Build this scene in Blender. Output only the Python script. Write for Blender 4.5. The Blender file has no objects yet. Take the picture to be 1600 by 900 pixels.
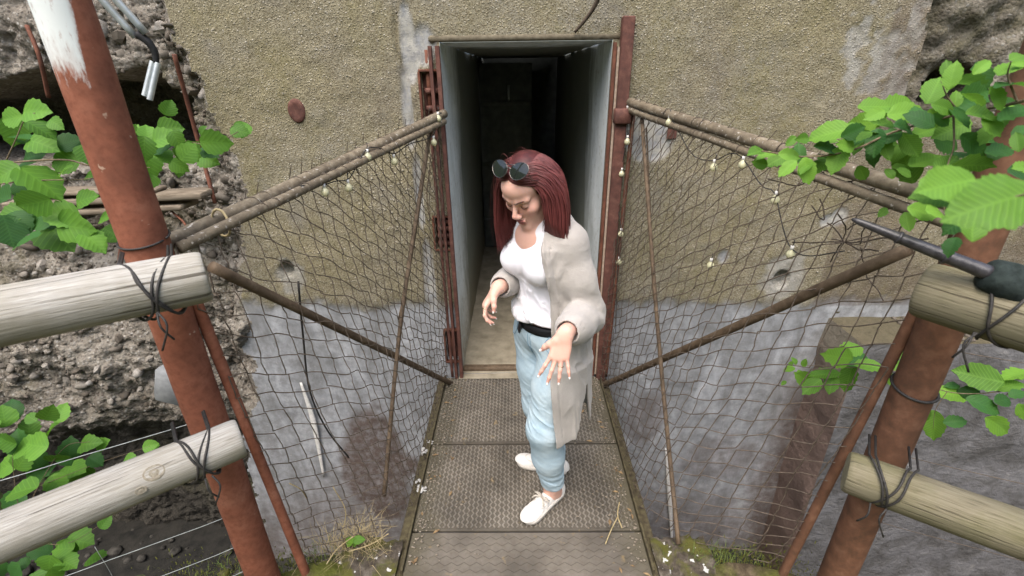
import bpy, math, random
import numpy as np
from mathutils import Vector, Matrix
random.seed(7); rng = np.random.default_rng(7)
scene = bpy.context.scene
COL = scene.collection
R = math.radians

# ------------------------------------------------------------------ camera
F_PX, PITCH, ROLL, YAW = 742.0, R(24.6), R(0.8), R(0.7)     # focal length in pixels of a 1600 wide frame
CAM = np.array([-.03, 0.0, 1.85])
_cp, _sp = math.cos(PITCH), math.sin(PITCH)
cam_f = np.array([-math.sin(YAW)*_cp, math.cos(YAW)*_cp, -_sp])
_r = np.array([math.cos(YAW), math.sin(YAW), 0.0]); _u = np.cross(_r, cam_f)
cam_r = _r*math.cos(ROLL) - _u*math.sin(ROLL)
cam_u = _u*math.cos(ROLL) + _r*math.sin(ROLL)
cd = bpy.data.cameras.new("camera"); cam = bpy.data.objects.new("camera", cd); COL.objects.link(cam)
cd.sensor_width = 36.0; cd.lens = 36.0*F_PX/1600; cd.clip_start = .02; cd.clip_end = 500
m4 = Matrix.Identity(4)
for i in range(3):
    m4[i][0] = cam_r[i]; m4[i][1] = cam_u[i]; m4[i][2] = -cam_f[i]; m4[i][3] = CAM[i]
cam.matrix_world = m4
cd.dof.use_dof = True; cd.dof.focus_distance = 2.1; cd.dof.aperture_fstop = 4.0
scene.camera = cam

# ------------------------------------------------------------------ light: thin overcast under trees
SUN_EL, SUN_AZ = R(62), R(200)        # high, a little behind the camera
world = bpy.data.worlds.new("World"); scene.world = world; world.use_nodes = True
wn = world.node_tree
sky = wn.nodes.new("ShaderNodeTexSky"); sky.sky_type = 'NISHITA'; sky.sun_disc = False
sky.sun_elevation = SUN_EL; sky.sun_rotation = SUN_AZ; sky.air_density = 1.0; sky.dust_density = 4.0; sky.ozone_density = .6
bg = wn.nodes["Background"]; wn.links.new(sky.outputs[0], bg.inputs[0]); bg.inputs[1].default_value = 0.15
sl = bpy.data.lights.new("sun", 'SUN'); sl.energy = 1.1; sl.angle = R(60); sl.color = (1, .97, .92)
so = bpy.data.objects.new("sun", sl); COL.objects.link(so)
sd = Vector((math.sin(SUN_AZ)*math.cos(SUN_EL), math.cos(SUN_AZ)*math.cos(SUN_EL), math.sin(SUN_EL)))
so.rotation_euler = sd.to_track_quat('Z', 'Y').to_euler()
scene.view_settings.view_transform = 'Standard'; scene.view_settings.look = 'None'
scene.view_settings.exposure = 1.36; scene.view_settings.gamma = 1.0
scene.render.engine = 'CYCLES'
scene.cycles.max_bounces = 6; scene.cycles.diffuse_bounces = 4
try:
    scene.cycles.use_denoising = True
except Exception:
    pass

# ------------------------------------------------------------------ small maths
def V(*a): return np.array(a, float)
def nrm(v): v = np.asarray(v, float); return v/max(1e-9, np.linalg.norm(v))
def ray(px, py): return cam_f + cam_r*(px-800)/F_PX - cam_u*(py-450)/F_PX
def atY(px, py, Y): d = ray(px, py); return CAM + d*(Y-CAM[1])/d[1]
def atZ(px, py, Z): d = ray(px, py); return CAM + d*(Z-CAM[2])/d[2]
def at_plane(px, py, p0, n): d = ray(px, py); return CAM + d*(np.dot(p0-CAM, n)/np.dot(d, n))
def sstep(a, b, x): t = np.clip((x-a)/(b-a), 0, 1); return t*t*(3-2*t)
def _hash(ix, iy, iz):
    h = (ix*374761393 + iy*668265263 + iz*2147483647 + 1013904223) & 0xffffffff
    h = ((h ^ (h >> 13))*1274126177) & 0xffffffff
    h = ((h ^ (h >> 16))*2246822519) & 0xffffffff
    return ((h ^ (h >> 15)) & 0xffffff)/float(0xffffff)
def vnoise(x, y, z=0.0):
    x, y, z = np.broadcast_arrays(np.asarray(x, float), np.asarray(y, float), np.asarray(z, float))
    xi, yi, zi = np.floor(x).astype(np.int64), np.floor(y).astype(np.int64), np.floor(z).astype(np.int64)
    fx, fy, fz = x-xi, y-yi, z-zi
    fx, fy, fz = [f*f*(3-2*f) for f in (fx, fy, fz)]
    o = 0
    for dx in (0, 1):
        for dy in (0, 1):
            for dz in (0, 1):
                o = o + _hash(xi+dx, yi+dy, zi+dz)*(fx if dx else 1-fx)*(fy if dy else 1-fy)*(fz if dz else 1-fz)
    return o
def fbm(x, y, z=0.0, oct=4, gain=.5):
    o, a, s, t = 0, 1.0, 1.0, 0
    for k in range(oct):
        o = o + a*(vnoise(np.asarray(x)*s+k*17.3, np.asarray(y)*s+k*9.1, np.asarray(z)*s+k*3.7)-.5); t += a; a *= gain; s *= 2.03
    return o/t*2            # about -1..1
def cells(x, y, seed=0):
    """distance to nearest / second nearest jittered cell point and the id of the nearest"""
    xi, yi = np.floor(x).astype(np.int64), np.floor(y).astype(np.int64)
    d1 = np.full(np.shape(x), 9.0); d2 = d1.copy(); idc = np.zeros(np.shape(x))
    for dx in (-1, 0, 1):
        for dy in (-1, 0, 1):
            cx, cy = xi+dx, yi+dy
            px = cx + .15+.7*_hash(cx, cy, seed+np.int64(1)); py = cy + .15+.7*_hash(cx, cy, seed+np.int64(2))
            d = np.hypot(x-px, y-py); c = _hash(cx, cy, seed+np.int64(3))
            nearer = d < d1
            d2 = np.where(nearer, d1, np.minimum(d2, d)); idc = np.where(nearer, c, idc); d1 = np.where(nearer, d, d1)
    return d1, d2, idc

# ------------------------------------------------------------------ objects
def mesh_data(name, verts, faces, smooth=True):
    me = bpy.data.meshes.new(name)
    verts = np.asarray(verts, float)
    if isinstance(faces, np.ndarray) and faces.ndim == 2:
        k = faces.shape[1]
        me.vertices.add(len(verts)); me.vertices.foreach_set("co", verts.astype(np.float32).ravel())
        me.loops.add(faces.size); me.loops.foreach_set("vertex_index", faces.astype(np.int32).ravel())
        me.polygons.add(len(faces)); me.polygons.foreach_set("loop_start", np.arange(0, faces.size, k, dtype=np.int32))
        me.update(calc_edges=True); me.validate()
    else:
        me.from_pydata([tuple(v) for v in verts], [], [tuple(int(i) for i in f) for f in faces])
    if len(me.polygons): me.polygons.foreach_set("use_smooth", np.full(len(me.polygons), bool(smooth)))
    me.update()
    return me
def base_of(o):
    b = V(0, 0, 0)
    while o is not None: b = b + np.array(o.location); o = o.parent
    return b
def obj(name, vf, mat, parent=None, smooth=True, origin=None, **props):
    """a mesh given in world coordinates; origin = where its own origin goes (top-level only)"""
    v, f = vf
    v = np.asarray(v, float)
    o_w = base_of(parent) if parent is not None else (V(*origin) if origin is not None else V(0, 0, 0))
    me = mesh_data(name, v-o_w, f, smooth)
    if mat is not None: me.materials.append(mat)
    o = bpy.data.objects.new(name, me); COL.objects.link(o)
    if parent is not None: o.parent = parent
    else: o.location = o_w
    for k, x in props.items(): o[k] = x
    return o
def thing(name, label, cat, loc, group=None):
    o = bpy.data.objects.new(name, None); COL.objects.link(o); o.location = loc
    o.empty_display_size = .1
    o['label'] = label; o['category'] = cat
    if group: o['group'] = group
    return o
def tag(o, label, cat, group=None):
    o['label'] = label; o['category'] = cat
    if group: o['group'] = group
    return o
def inst(name, me, parent, loc, rot=None, scale=(1, 1, 1)):
    """another object sharing mesh data, child of parent (world location given)"""
    o = bpy.data.objects.new(name, me); COL.objects.link(o)
    o.parent = parent; o.location = np.asarray(loc)-base_of(parent)
    if rot is not None:
        o.rotation_mode = 'QUATERNION'; o.rotation_quaternion = rot
    o.scale = scale
    return o
def join(parts):
    vs, fs, n = [], [], 0
    for v, f in parts:
        vs.append(np.asarray(v, float)); fs += [tuple(int(i)+n for i in q) for q in f]; n += len(v)
    return np.concatenate(vs), fs
def box(c, s, rot=None):
    c = np.asarray(c, float); s = np.asarray(s, float)/2
    v = np.array([[x, y, z] for x in (-1, 1) for y in (-1, 1) for z in (-1, 1)])*s
    if rot is not None: v = v @ np.asarray(rot).T
    f = [(0, 1, 3, 2), (4, 6, 7, 5), (0, 4, 5, 1), (2, 3, 7, 6), (0, 2, 6, 4), (1, 5, 7, 3)]
    return v+c, f
def bevbox(c, s, b=.004, rot=None):
    """box with chamfered edges"""
    s = np.asarray(s, float)/2; b = min(b, *(s*.6))
    v = []
    for ax in range(3):
        for sg in (-1, 1):
            for p in (-1, 1):
                for q in (-1, 1):
                    w = np.zeros(3); w[ax] = sg*s[ax]; w[(ax+1) % 3] = p*(s[(ax+1) % 3]-b); w[(ax+2) % 3] = q*(s[(ax+2) % 3]-b); v.append(w)
    v = np.array(v)
    import bmesh
    bm = bmesh.new()
    for p in v: bm.verts.new(p)
    bmesh.ops.convex_hull(bm, input=bm.verts)
    bm.verts.index_update()
    vv = np.array([p.co[:] for p in bm.verts]); ff = [tuple(q.index for q in p.verts) for p in bm.faces]
    bm.free()
    if rot is not None: vv = vv @ np.asarray(rot).T
    return vv+np.asarray(c, float), ff
def frames(P):
    P = np.asarray(P, float); n = len(P)
    T = np.gradient(P, axis=0); T /= np.maximum(1e-9, np.linalg.norm(T, axis=1))[:, None]
    a = np.cross(T[0], V(0, 0, 1))
    if np.linalg.norm(a) < .05: a = np.cross(T[0], V(1, 0, 0))
    A = [nrm(a)]
    for i in range(1, n):
        x = A[-1]-T[i]*np.dot(A[-1], T[i]); A.append(nrm(x))
    A = np.array(A); B = np.cross(T, A)
    return T, A, B
def tube(P, r, n=8, cap=True, flat=1.0, A=None):
    P = np.asarray(P, float); m = len(P)
    rr = np.broadcast_to(np.asarray(r, float), (m,)) if np.ndim(r) < 2 else None
    T, A_, B_ = frames(P)
    if A is not None:
        A_ = np.array([nrm(np.asarray(A, float)-t*np.dot(np.asarray(A, float), t)) for t in T]); B_ = np.cross(T, A_)
    th = np.arange(n)/n*2*math.pi
    v = (P[:, None, :] + rr[:, None, None]*(np.cos(th)[None, :, None]*A_[:, None, :] + flat*np.sin(th)[None, :, None]*B_[:, None, :])).reshape(-1, 3)
    f = [(i*n+j, i*n+(j+1) % n, (i+1)*n+(j+1) % n, (i+1)*n+j) for i in range(m-1) for j in range(n)]
    if cap: f += [tuple(range(n))[::-1], tuple((m-1)*n+j for j in range(n))]
    return v, f
def line(a, b, n=2): return np.linspace(np.asarray(a, float), np.asarray(b, float), n)
def spline(P, n=40):
    """Catmull-Rom through the points"""
    P = np.asarray(P, float); P = np.vstack([2*P[0]-P[1], P, 2*P[-1]-P[-2]])
    k = len(P)-3; t = np.linspace(0, k-1e-6, n); i = t.astype(int); u = (t-i)[:, None]
    a, b, c, d = P[i], P[i+1], P[i+2], P[i+3]
    return .5*((2*b)+(c-a)*u+(2*a-5*b+4*c-d)*u*u+(3*b-a-3*c+d)*u**3)
def grid_faces(ni, nj, wrap=False):
    i, j = np.meshgrid(np.arange(ni-1), np.arange(nj if wrap else nj-1), indexing='ij')
    j2 = (j+1) % nj
    return np.stack([i*nj+j, i*nj+j2, (i+1)*nj+j2, (i+1)*nj+j], -1).reshape(-1, 4)
def set_attr(o, name, vals):
    """per-vertex colour-like mask (kinds of surface, dirt)"""
    a = o.data.attributes.new(name, 'FLOAT_COLOR', 'POINT')
    w = np.ones((len(o.data.vertices), 4), np.float32); vals = np.asarray(vals)
    w[:, :vals.shape[1]] = vals
    a.data.foreach_set("color", w.ravel())
def set_uv(o, uv):
    l = o.data.uv_layers.new(name="UVMap")
    idx = np.zeros(len(o.data.loops), np.int32); o.data.loops.foreach_get("vertex_index", idx)
    l.data.foreach_set("uv", np.asarray(uv, np.float32)[idx].ravel())

# ------------------------------------------------------------------ materials
class NT:
    def __init__(s, name, rough=.8, metal=0.0, spec=.3):
        s.m = bpy.data.materials.new(name); s.m.use_nodes = True; s.t = s.m.node_tree
        s.b = s.t.nodes["Principled BSDF"]; s.b.inputs["Roughness"].default_value = rough
        s.b.inputs["Metallic"].default_value = metal; s.b.inputs["Specular IOR Level"].default_value = spec
    def n(s, typ, **kw):
        x = s.t.nodes.new("ShaderNode"+typ)
        for k, v in kw.items(): setattr(x, k, v)
        return x
    def l(s, a, b): s.t.links.new(a, b)
    def put(s, sock, v):
        if hasattr(v, 'is_linked') or hasattr(v, 'links'): s.l(v, sock)
        elif v is not None:
            if hasattr(sock.default_value, '__len__') and not hasattr(v, '__len__'): v = (v,)*len(sock.default_value)
            if hasattr(v, '__len__') and len(v) == 3 and len(sock.default_value) == 4: v = (*v, 1)
            sock.default_value = v
    def coord(s, which="Object", scale=None):
        c = s.n("TexCoord").outputs[which]
        if scale is None: return c
        mp = s.n("Mapping"); s.l(c, mp.inputs[0]); mp.inputs[3].default_value = scale
        return mp.outputs[0]
    def geo(s, scale=None):
        c = s.n("NewGeometry").outputs["Position"]
        if scale is None: return c
        mp = s.n("Mapping"); s.l(c, mp.inputs[0]); mp.inputs[3].default_value = scale
        return mp.outputs[0]
    def noise(s, co, scale, detail=4, rough=.55, dist=0.0, out="Fac"):
        x = s.n("TexNoise"); s.put(x.inputs["Vector"], co); x.inputs["Scale"].default_value = scale
        x.inputs["Detail"].default_value = detail; x.inputs["Roughness"].default_value = rough; x.inputs["Distortion"].default_value = dist
        return x.outputs[out]
    def vor(s, co, scale, out="Distance", feature='F1', rand=1.0):
        x = s.n("TexVoronoi", feature=feature); s.put(x.inputs["Vector"], co); x.inputs["Scale"].default_value = scale
        x.inputs["Randomness"].default_value = rand
        return x.outputs[out]
    def ramp(s, fac, stops):
        x = s.n("ValToRGB"); s.put(x.inputs[0], fac); e = x.color_ramp.elements
        while len(e) < len(stops): e.new(.5)
        for k, (p, c) in enumerate(stops):
            e[k].position = p; e[k].color = (c, c, c, 1) if np.ndim(c) == 0 else (*c, 1)
        return x.outputs[0]
    def mix(s, fac, a, b, mode='MIX'):
        x = s.n("Mix", data_type='RGBA', blend_type=mode)
        s.put(x.inputs[0], fac); s.put(x.inputs[6], a); s.put(x.inputs[7], b)
        return x.outputs[2]
    def math(s, op, a, b=None, clamp=False):
        x = s.n("Math", operation=op); x.use_clamp = clamp; s.put(x.inputs[0], a)
        if b is not None: s.put(x.inputs[1], b)
        return x.outputs[0]
    def sep(s, c):
        x = s.n("SeparateColor"); s.put(x.inputs[0], c); return x.outputs
    def xyz(s, c):
        x = s.n("SeparateXYZ"); s.put(x.inputs[0], c); return x.outputs
    def attr(s, name):
        x = s.n("Attribute"); x.attribute_name = name; return x.outputs["Color"]
    def bump(s, h, strength=.5, dist=.01, prev=None):
        x = s.n("Bump"); s.put(x.inputs["Height"], h); x.inputs["Strength"].default_value = strength; x.inputs["Distance"].default_value = dist
        if prev is not None: s.l(prev, x.inputs["Normal"])
        return x.outputs[0]
    def done(s, color, normal=None, rough=None):
        s.put(s.b.inputs["Base Color"], color)
        if normal is not None: s.l(normal, s.b.inputs["Normal"])
        if rough is not None: s.put(s.b.inputs["Roughness"], rough)
        return s.m
def rnd_col(k):     # per-object random value
    return k.n("ObjectInfo").outputs["Random"]

def m_rust(name, a, b, c, scale=30, rough=.75, spots=None):
    k = NT(name, rough, 0.0, .35); co = k.geo()
    n1 = k.noise(co, scale, 6, .65); n2 = k.noise(co, scale*.22, 3, .6, .4)
    col = k.ramp(n1, [(.32, a), (.52, b), (.72, c)])
    col = k.mix(k.ramp(n2, [(.40, 0.0), (.68, .55)]), col, tuple(x*.55 for x in a))
    if spots: col = k.mix(k.ramp(k.noise(co, scale*1.7, 3), [(.62, 0.0), (.68, .9)]), col, spots)
    return k.done(col, k.bump(n1, .35, .004), k.ramp(n1, [(.3, .6), (.7, .9)]))
# ================================================================== MATERIALS
def m_wall():
    k = NT("wall_mat", .92, 0, .2); co = k.geo(); a = k.sep(k.attr("Mask"))
    # pebbledash: aggregate of small stones in a lime-olive matrix
    vc = k.vor(co, 110, "Color"); vd = k.vor(co, 110, "Distance")
    v2 = k.vor(co, 210, "Color"); rv = k.sep(vc)[0]; rv2 = k.sep(v2)[1]
    big = k.noise(co, 1.7, 4, .6, .5); mid = k.noise(co, 9, 5, .65)
    base = k.mix(k.ramp(big, [(.36, 0.0), (.62, 1.0)]), (.275, .248, .165), (.275, .258, .208))
    base = k.mix(k.ramp(mid, [(.35, 0.0), (.7, .75)]), base, (.285, .255, .165))
    peb = k.ramp(rv, [(.0, (.105, .086, .054)), (.3, (.195, .166, .102)), (.55, (.265, .232, .148)), (.86, (.345, .308, .215)), (.97, (.49, .455, .38)), (1.0, (.56, .53, .47))])
    pm = k.ramp(vd, [(.30, .85), (.62, 0.0)])
    pc = k.mix(pm, base, peb)
    pc = k.mix(k.ramp(k.noise(co, 75, 5, .75), [(.36, .55), (.47, 0.0), (.60, 0.0), (.72, .35)]), pc, (.10, .082, .05))
    v3c = k.mix(k.ramp(k.vor(co, 46), [(.22, .8), (.34, 0.0)]), (0, 0, 0), (1, 1, 1)); pc = k.mix(k.math('MULTIPLY', k.sep(v3c)[0], k.ramp(k.sep(k.vor(co, 46, 'Color'))[1], [(.72, 0.0), (.86, .85)])), pc, (.46, .43, .36))
    pc = k.mix(k.ramp(rv2, [(.70, 0.0), (.86, .5)]), pc, (.095, .078, .046))
    moss_ = k.math('MULTIPLY', k.ramp(k.noise(k.geo((1, 1, .6)), 2.6, 5, .65, .8), [(.48, 0.0), (.70, .55)]), k.ramp(k.noise(co, 30, 4, .7), [(.35, .2), (.6, 1.0)]))
    pc = k.mix(moss_, pc, (.185, .165, .055))
    pc = k.mix(k.ramp(k.noise(co, 3.4, 4, .6), [(.56, 0.0), (.72, .5)]), pc, (.20, .19, .17))
    # smooth grey footing
    g1 = k.noise(k.geo((3.2, 3.2, .9)), 2.2, 6, .62, .6); g2 = k.noise(co, 14, 6, .7)
    gc = k.ramp(g1, [(.30, (.22, .228, .235)), (.5, (.34, .355, .375)), (.66, (.46, .48, .51)), (.8, (.58, .60, .62))])
    gc = k.mix(k.ramp(g2, [(.38, .55), (.58, 0.0)]), gc, (.16, .16, .155))
    gc = k.mix(k.ramp(k.noise(co, 45, 3), [(.62, 0.0), (.72, .5)]), gc, (.42, .42, .41))
    # brown silt splashed up the footing
    st = k.mix(k.noise(co, 40, 5, .7), (.055, .038, .030), (.16, .115, .095))
    # bare pale render
    pale = k.mix(k.noise(co, 25, 5, .7), (.33, .32, .275), (.52, .51, .465))
    c = k.mix(a[0], gc, pc)
    c = k.mix(k.math('MULTIPLY', a[1], k.ramp(k.noise(co, 22, 5, .75), [(.30, .45), (.58, 1.0)]), True), c, st)
    c = k.mix(k.math('MULTIPLY', a[2], k.ramp(k.noise(co, 16, 5, .7), [(.40, 0.0), (.60, .95)]), True), c, pale)
    # stones of uneven size and height, pits between them
    s1 = k.math('MULTIPLY', k.ramp(vd, [(.15, 1.0), (.55, 0.0)]), k.math('POWER', rv, 1.6))
    v3d = k.vor(co, 46, "Distance"); v3r = k.sep(k.vor(co, 46, "Color"))[1]
    s2 = k.math('MULTIPLY', k.ramp(v3d, [(.12, 1.0), (.42, 0.0)]), k.ramp(v3r, [(.62, 0.0), (.95, 1.0)]))
    hp = k.math('ADD', k.math('MULTIPLY', k.math('ADD', s1, k.math('MULTIPLY', s2, 1.3)), a[0]), k.math('MULTIPLY', k.noise(co, 120, 6, .8), .9))
    nb = k.bump(hp, .75, .008)
    nb = k.bump(g2, .25, .006, nb)
    return k.done(c, nb)
def m_rubble():
    k = NT("broken_concrete_mat", .95, 0, .15); co = k.geo(); a = k.sep(k.attr("Mask"))
    n1 = k.noise(co, 7, 6, .7, .3); vc = k.sep(k.vor(co, 55, "Color"))[0]; vd = k.vor(co, 55, "Distance")
    c = k.ramp(n1, [(.3, (.12, .105, .085)), (.5, (.24, .215, .18)), (.7, (.34, .315, .27))])
    peb = k.ramp(vc, [(0, (.06, .05, .045)), (.4, (.17, .15, .125)), (.8, (.30, .28, .25)), (1, (.46, .45, .42))])
    c = k.mix(k.ramp(vd, [(.28, .8), (.6, 0.0)]), c, peb)
    c = k.mix(a[1], c, k.mix(n1, (.020, .019, .017), (.075, .069, .058)))         # darker tone low down and in the hollow
    c = k.mix(k.math('MULTIPLY', a[2], k.ramp(k.noise(co, 12, 4), [(.4, .3), (.6, 1.0)])), c, (.085, .08, .03))  # moss film
    nb = k.bump(k.math('ADD', k.math('SUBTRACT', 1.0, vd), k.noise(co, 120, 4, .7)), .8, .012)
    return k.done(c, nb)
def m_stone():
    k = NT("rubble_stone_mat", .9, 0, .2); co = k.geo(); r_ = rnd_col(k)
    c = k.ramp(r_, [(0, (.10, .085, .07)), (.35, (.18, .16, .135)), (.7, (.26, .24, .21)), (1, (.37, .35, .32))])
    c = k.mix(k.ramp(k.noise(co, 40, 5, .7), [(.35, .6), (.6, 0.0)]), c, (.09, .075, .055))
    return k.done(c, k.bump(k.noise(co, 90, 5, .7), .5, .006))
def m_plain(name, c1, c2, scale=30, rough=.8, bump=.3, bd=.004, spec=.3, metal=0, stretch=None):
    k = NT(name, rough, metal, spec); co = k.geo(stretch)
    n = k.noise(co, scale, 5, .65)
    return k.done(k.mix(k.ramp(n, [(.33, 0.0), (.68, 1.0)]), c1, c2), k.bump(n, bump, bd))
def m_leaf(name, c1, c2, c3, rib=26):
    k = NT(name, .55, 0, .25)
    uv = k.n("UVMap").outputs[0]; x = k.xyz(uv)
    s_ = k.math('ABSOLUTE', k.math('SUBTRACT', x[0], .5))
    ph = k.math('MULTIPLY', k.math('SUBTRACT', x[1], k.math('MULTIPLY', s_, .75)), rib*6.283/2.4)
    vein = k.ramp(k.math('ADD', k.math('MULTIPLY', k.math('SINE', ph), .5), .5), [(.80, 0.0), (.97, 1.0)])
    mid = k.ramp(s_, [(.0, 1.0), (.03, 0.0)])
    col = k.mix(rnd_col(k), tuple(v*.75 for v in c1), tuple(v*1.12 for v in c2))
    col = k.mix(k.ramp(k.noise(k.geo(), 22, 4), [(.35, 0.0), (.75, .55)]), col, c3)
    col = k.mix(k.math('MULTIPLY', k.math('MAXIMUM', vein, mid), .20), col, tuple(min(1, v*1.8) for v in c2))
    k.put(k.b.inputs["Base Color"], col)
    bn = k.bump(k.math('SINE', ph), .12, .002); k.l(bn, k.b.inputs["Normal"])
    tr = k.n("BsdfTranslucent"); k.l(k.mix(.35, col, (.20, .42, .02)), tr.inputs[0])
    ms = k.n("MixShader"); ms.inputs[0].default_value = .42
    k.l(k.b.outputs[0], ms.inputs[1]); k.l(tr.outputs[0], ms.inputs[2])
    k.l(ms.outputs[0], k.t.nodes["Material Output"].inputs[0])
    return k.m
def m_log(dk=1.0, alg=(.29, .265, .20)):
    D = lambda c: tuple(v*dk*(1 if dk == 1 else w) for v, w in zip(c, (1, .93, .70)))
    k = NT("weathered_log_mat", .85, 0, .2); uv = k.n("UVMap").outputs[0]
    mp = k.n("Mapping"); k.l(uv, mp.inputs[0]); mp.inputs[3].default_value = (1.6, 26, 1)
    g = k.noise(mp.outputs[0], 5.5, 7, .62, .8); co = k.geo()
    big = k.noise(co, 6, 4, .6)
    c = k.ramp(g, [(.28, D((.15, .135, .11))), (.44, D((.33, .315, .28))), (.60, D((.43, .415, .38))), (.8, D((.51, .50, .47)))])
    c = k.mix(k.ramp(big, [(.42, 0.0), (.68, .55)]), c, alg)
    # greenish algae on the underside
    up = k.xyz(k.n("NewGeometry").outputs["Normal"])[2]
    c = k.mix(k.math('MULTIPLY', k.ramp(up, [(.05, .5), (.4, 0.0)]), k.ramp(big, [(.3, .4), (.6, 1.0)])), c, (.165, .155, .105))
    mp2 = k.n("Mapping"); k.l(uv, mp2.inputs[0]); mp2.inputs[3].default_value = (1.0, 30, 1)
    crack = k.ramp(k.noise(mp2.outputs[0], 2.3, 3, .5, .4), [(.625, 0.0), (.66, 1.0)])
    c = k.mix(k.math('MULTIPLY', crack, .75), c, (.06, .05, .035))
    h = k.math('SUBTRACT', g, k.math('MULTIPLY', crack, .8))
    return k.done(c, k.bump(h, .6, .005))
def m_post(white):
    k = NT("rusty_post_mat_white" if white else "rusty_post_mat", .8, 0, .25); w_ = 1; co = k.geo()
    n1 = k.noise(co, 55, 6, .7); n2 = k.noise(co, 7, 4, .6, .5)
    c = k.ramp(n2, [(.3, (.16, .062, .038)), (.5, (.25, .092, .054)), (.7, (.32, .135, .085))])
    c = k.mix(k.ramp(n1, [(.45, 0.0), (.75, .6)]), c, (.12, .04, .024))
    c = k.mix(k.ramp(k.noise(co, 26, 3), [(.70, 0.0), (.735, .8)]), c, (.42, .30, .22))
    rg = .82
    if white:
        x = k.xyz(co)
        nn = k.noise(k.geo((34, 34, 7)), 1.0, 4, .6)
        # the paint stops higher on the right-hand side of the tube
        side = k.math('MULTIPLY', k.ramp(k.math('ADD', x[0], 1.5), [(.512, 0.0), (.531, 1.0)]), .24)
        n3 = k.noise(k.geo((60, 60, 18)), 1.6, 4, .7)
        h = k.math('ADD', k.math('SUBTRACT', x[2], side), k.math('ADD', k.math('MULTIPLY', k.math('SUBTRACT', nn, .5), .10), k.math('MULTIPLY', k.math('SUBTRACT', n3, .5), .13)))
        wm = k.ramp(k.math('SUBTRACT', h, 1.385), [(.46, 0.0), (.495, .75), (.54, 1.0)])
        wm = k.math('MULTIPLY', wm, k.ramp(n3, [(.26, .45), (.42, 1.0)]))
        c = k.mix(wm, c, k.mix(n2, (.60, .66, .65), (.76, .79, .77)))
    return k.done(c, k.bump(n1, .25, .003), k.ramp(n1, [(.3, .65), (.7, .9)]))
def m_ground():
    k = NT("soil_mat", .95, 0, .1); co = k.geo()
    n1 = k.noise(co, 30, 6, .7); n2 = k.noise(co, 5, 4, .6, .5)
    c = k.ramp(n1, [(.3, (.03, .024, .016)), (.5, (.085, .065, .042)), (.7, (.17, .135, .085))])
    c = k.mix(k.ramp(n2, [(.42, 0.0), (.6, .9)]), c, k.mix(n1, (.06, .075, .012), (.15, .16, .035)))
    return k.done(c, k.bump(n1, .9, .015))
def m_tread(mid):
    k = NT("tread_mat", .8, .15, .3); q = lambda f: tuple(v*f for v in mid); co = k.geo()
    n1 = k.noise(co, 60, 5, .7); n2 = k.noise(co, 4.5, 5, .65, .5)
    c = k.ramp(n2, [(.30, q(.62)), (.5, q(1.0)), (.7, q(1.4))])
    c = k.mix(k.ramp(n1, [(.45, 0.0), (.75, .5)]), c, (.10, .078, .055))
    c = k.mix(k.ramp(k.noise(co, 14, 3), [(.66, 0.0), (.74, .6)]), c, (.30, .215, .10))
    # trodden pale middle, mossy damp edges
    ex = k.math('ABSOLUTE', k.xyz(co)[0]); en = k.math('ADD', ex, k.math('MULTIPLY', k.math('SUBTRACT', k.noise(co, 9, 5, .7), .5), .28))
    c = k.mix(k.ramp(en, [(.36, 0.0), (.50, .75)]), c, k.mix(n1, (.04, .036, .022), (.13, .115, .07)))
    c = k.mix(k.ramp(k.noise(k.geo((1, .5, 1)), 3.2, 5, .6), [(.55, 0.0), (.75, .4)]), c, tuple(v*1.45 for v in mid))
    return k.done(c, k.bump(n1, .4, .004))

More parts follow.
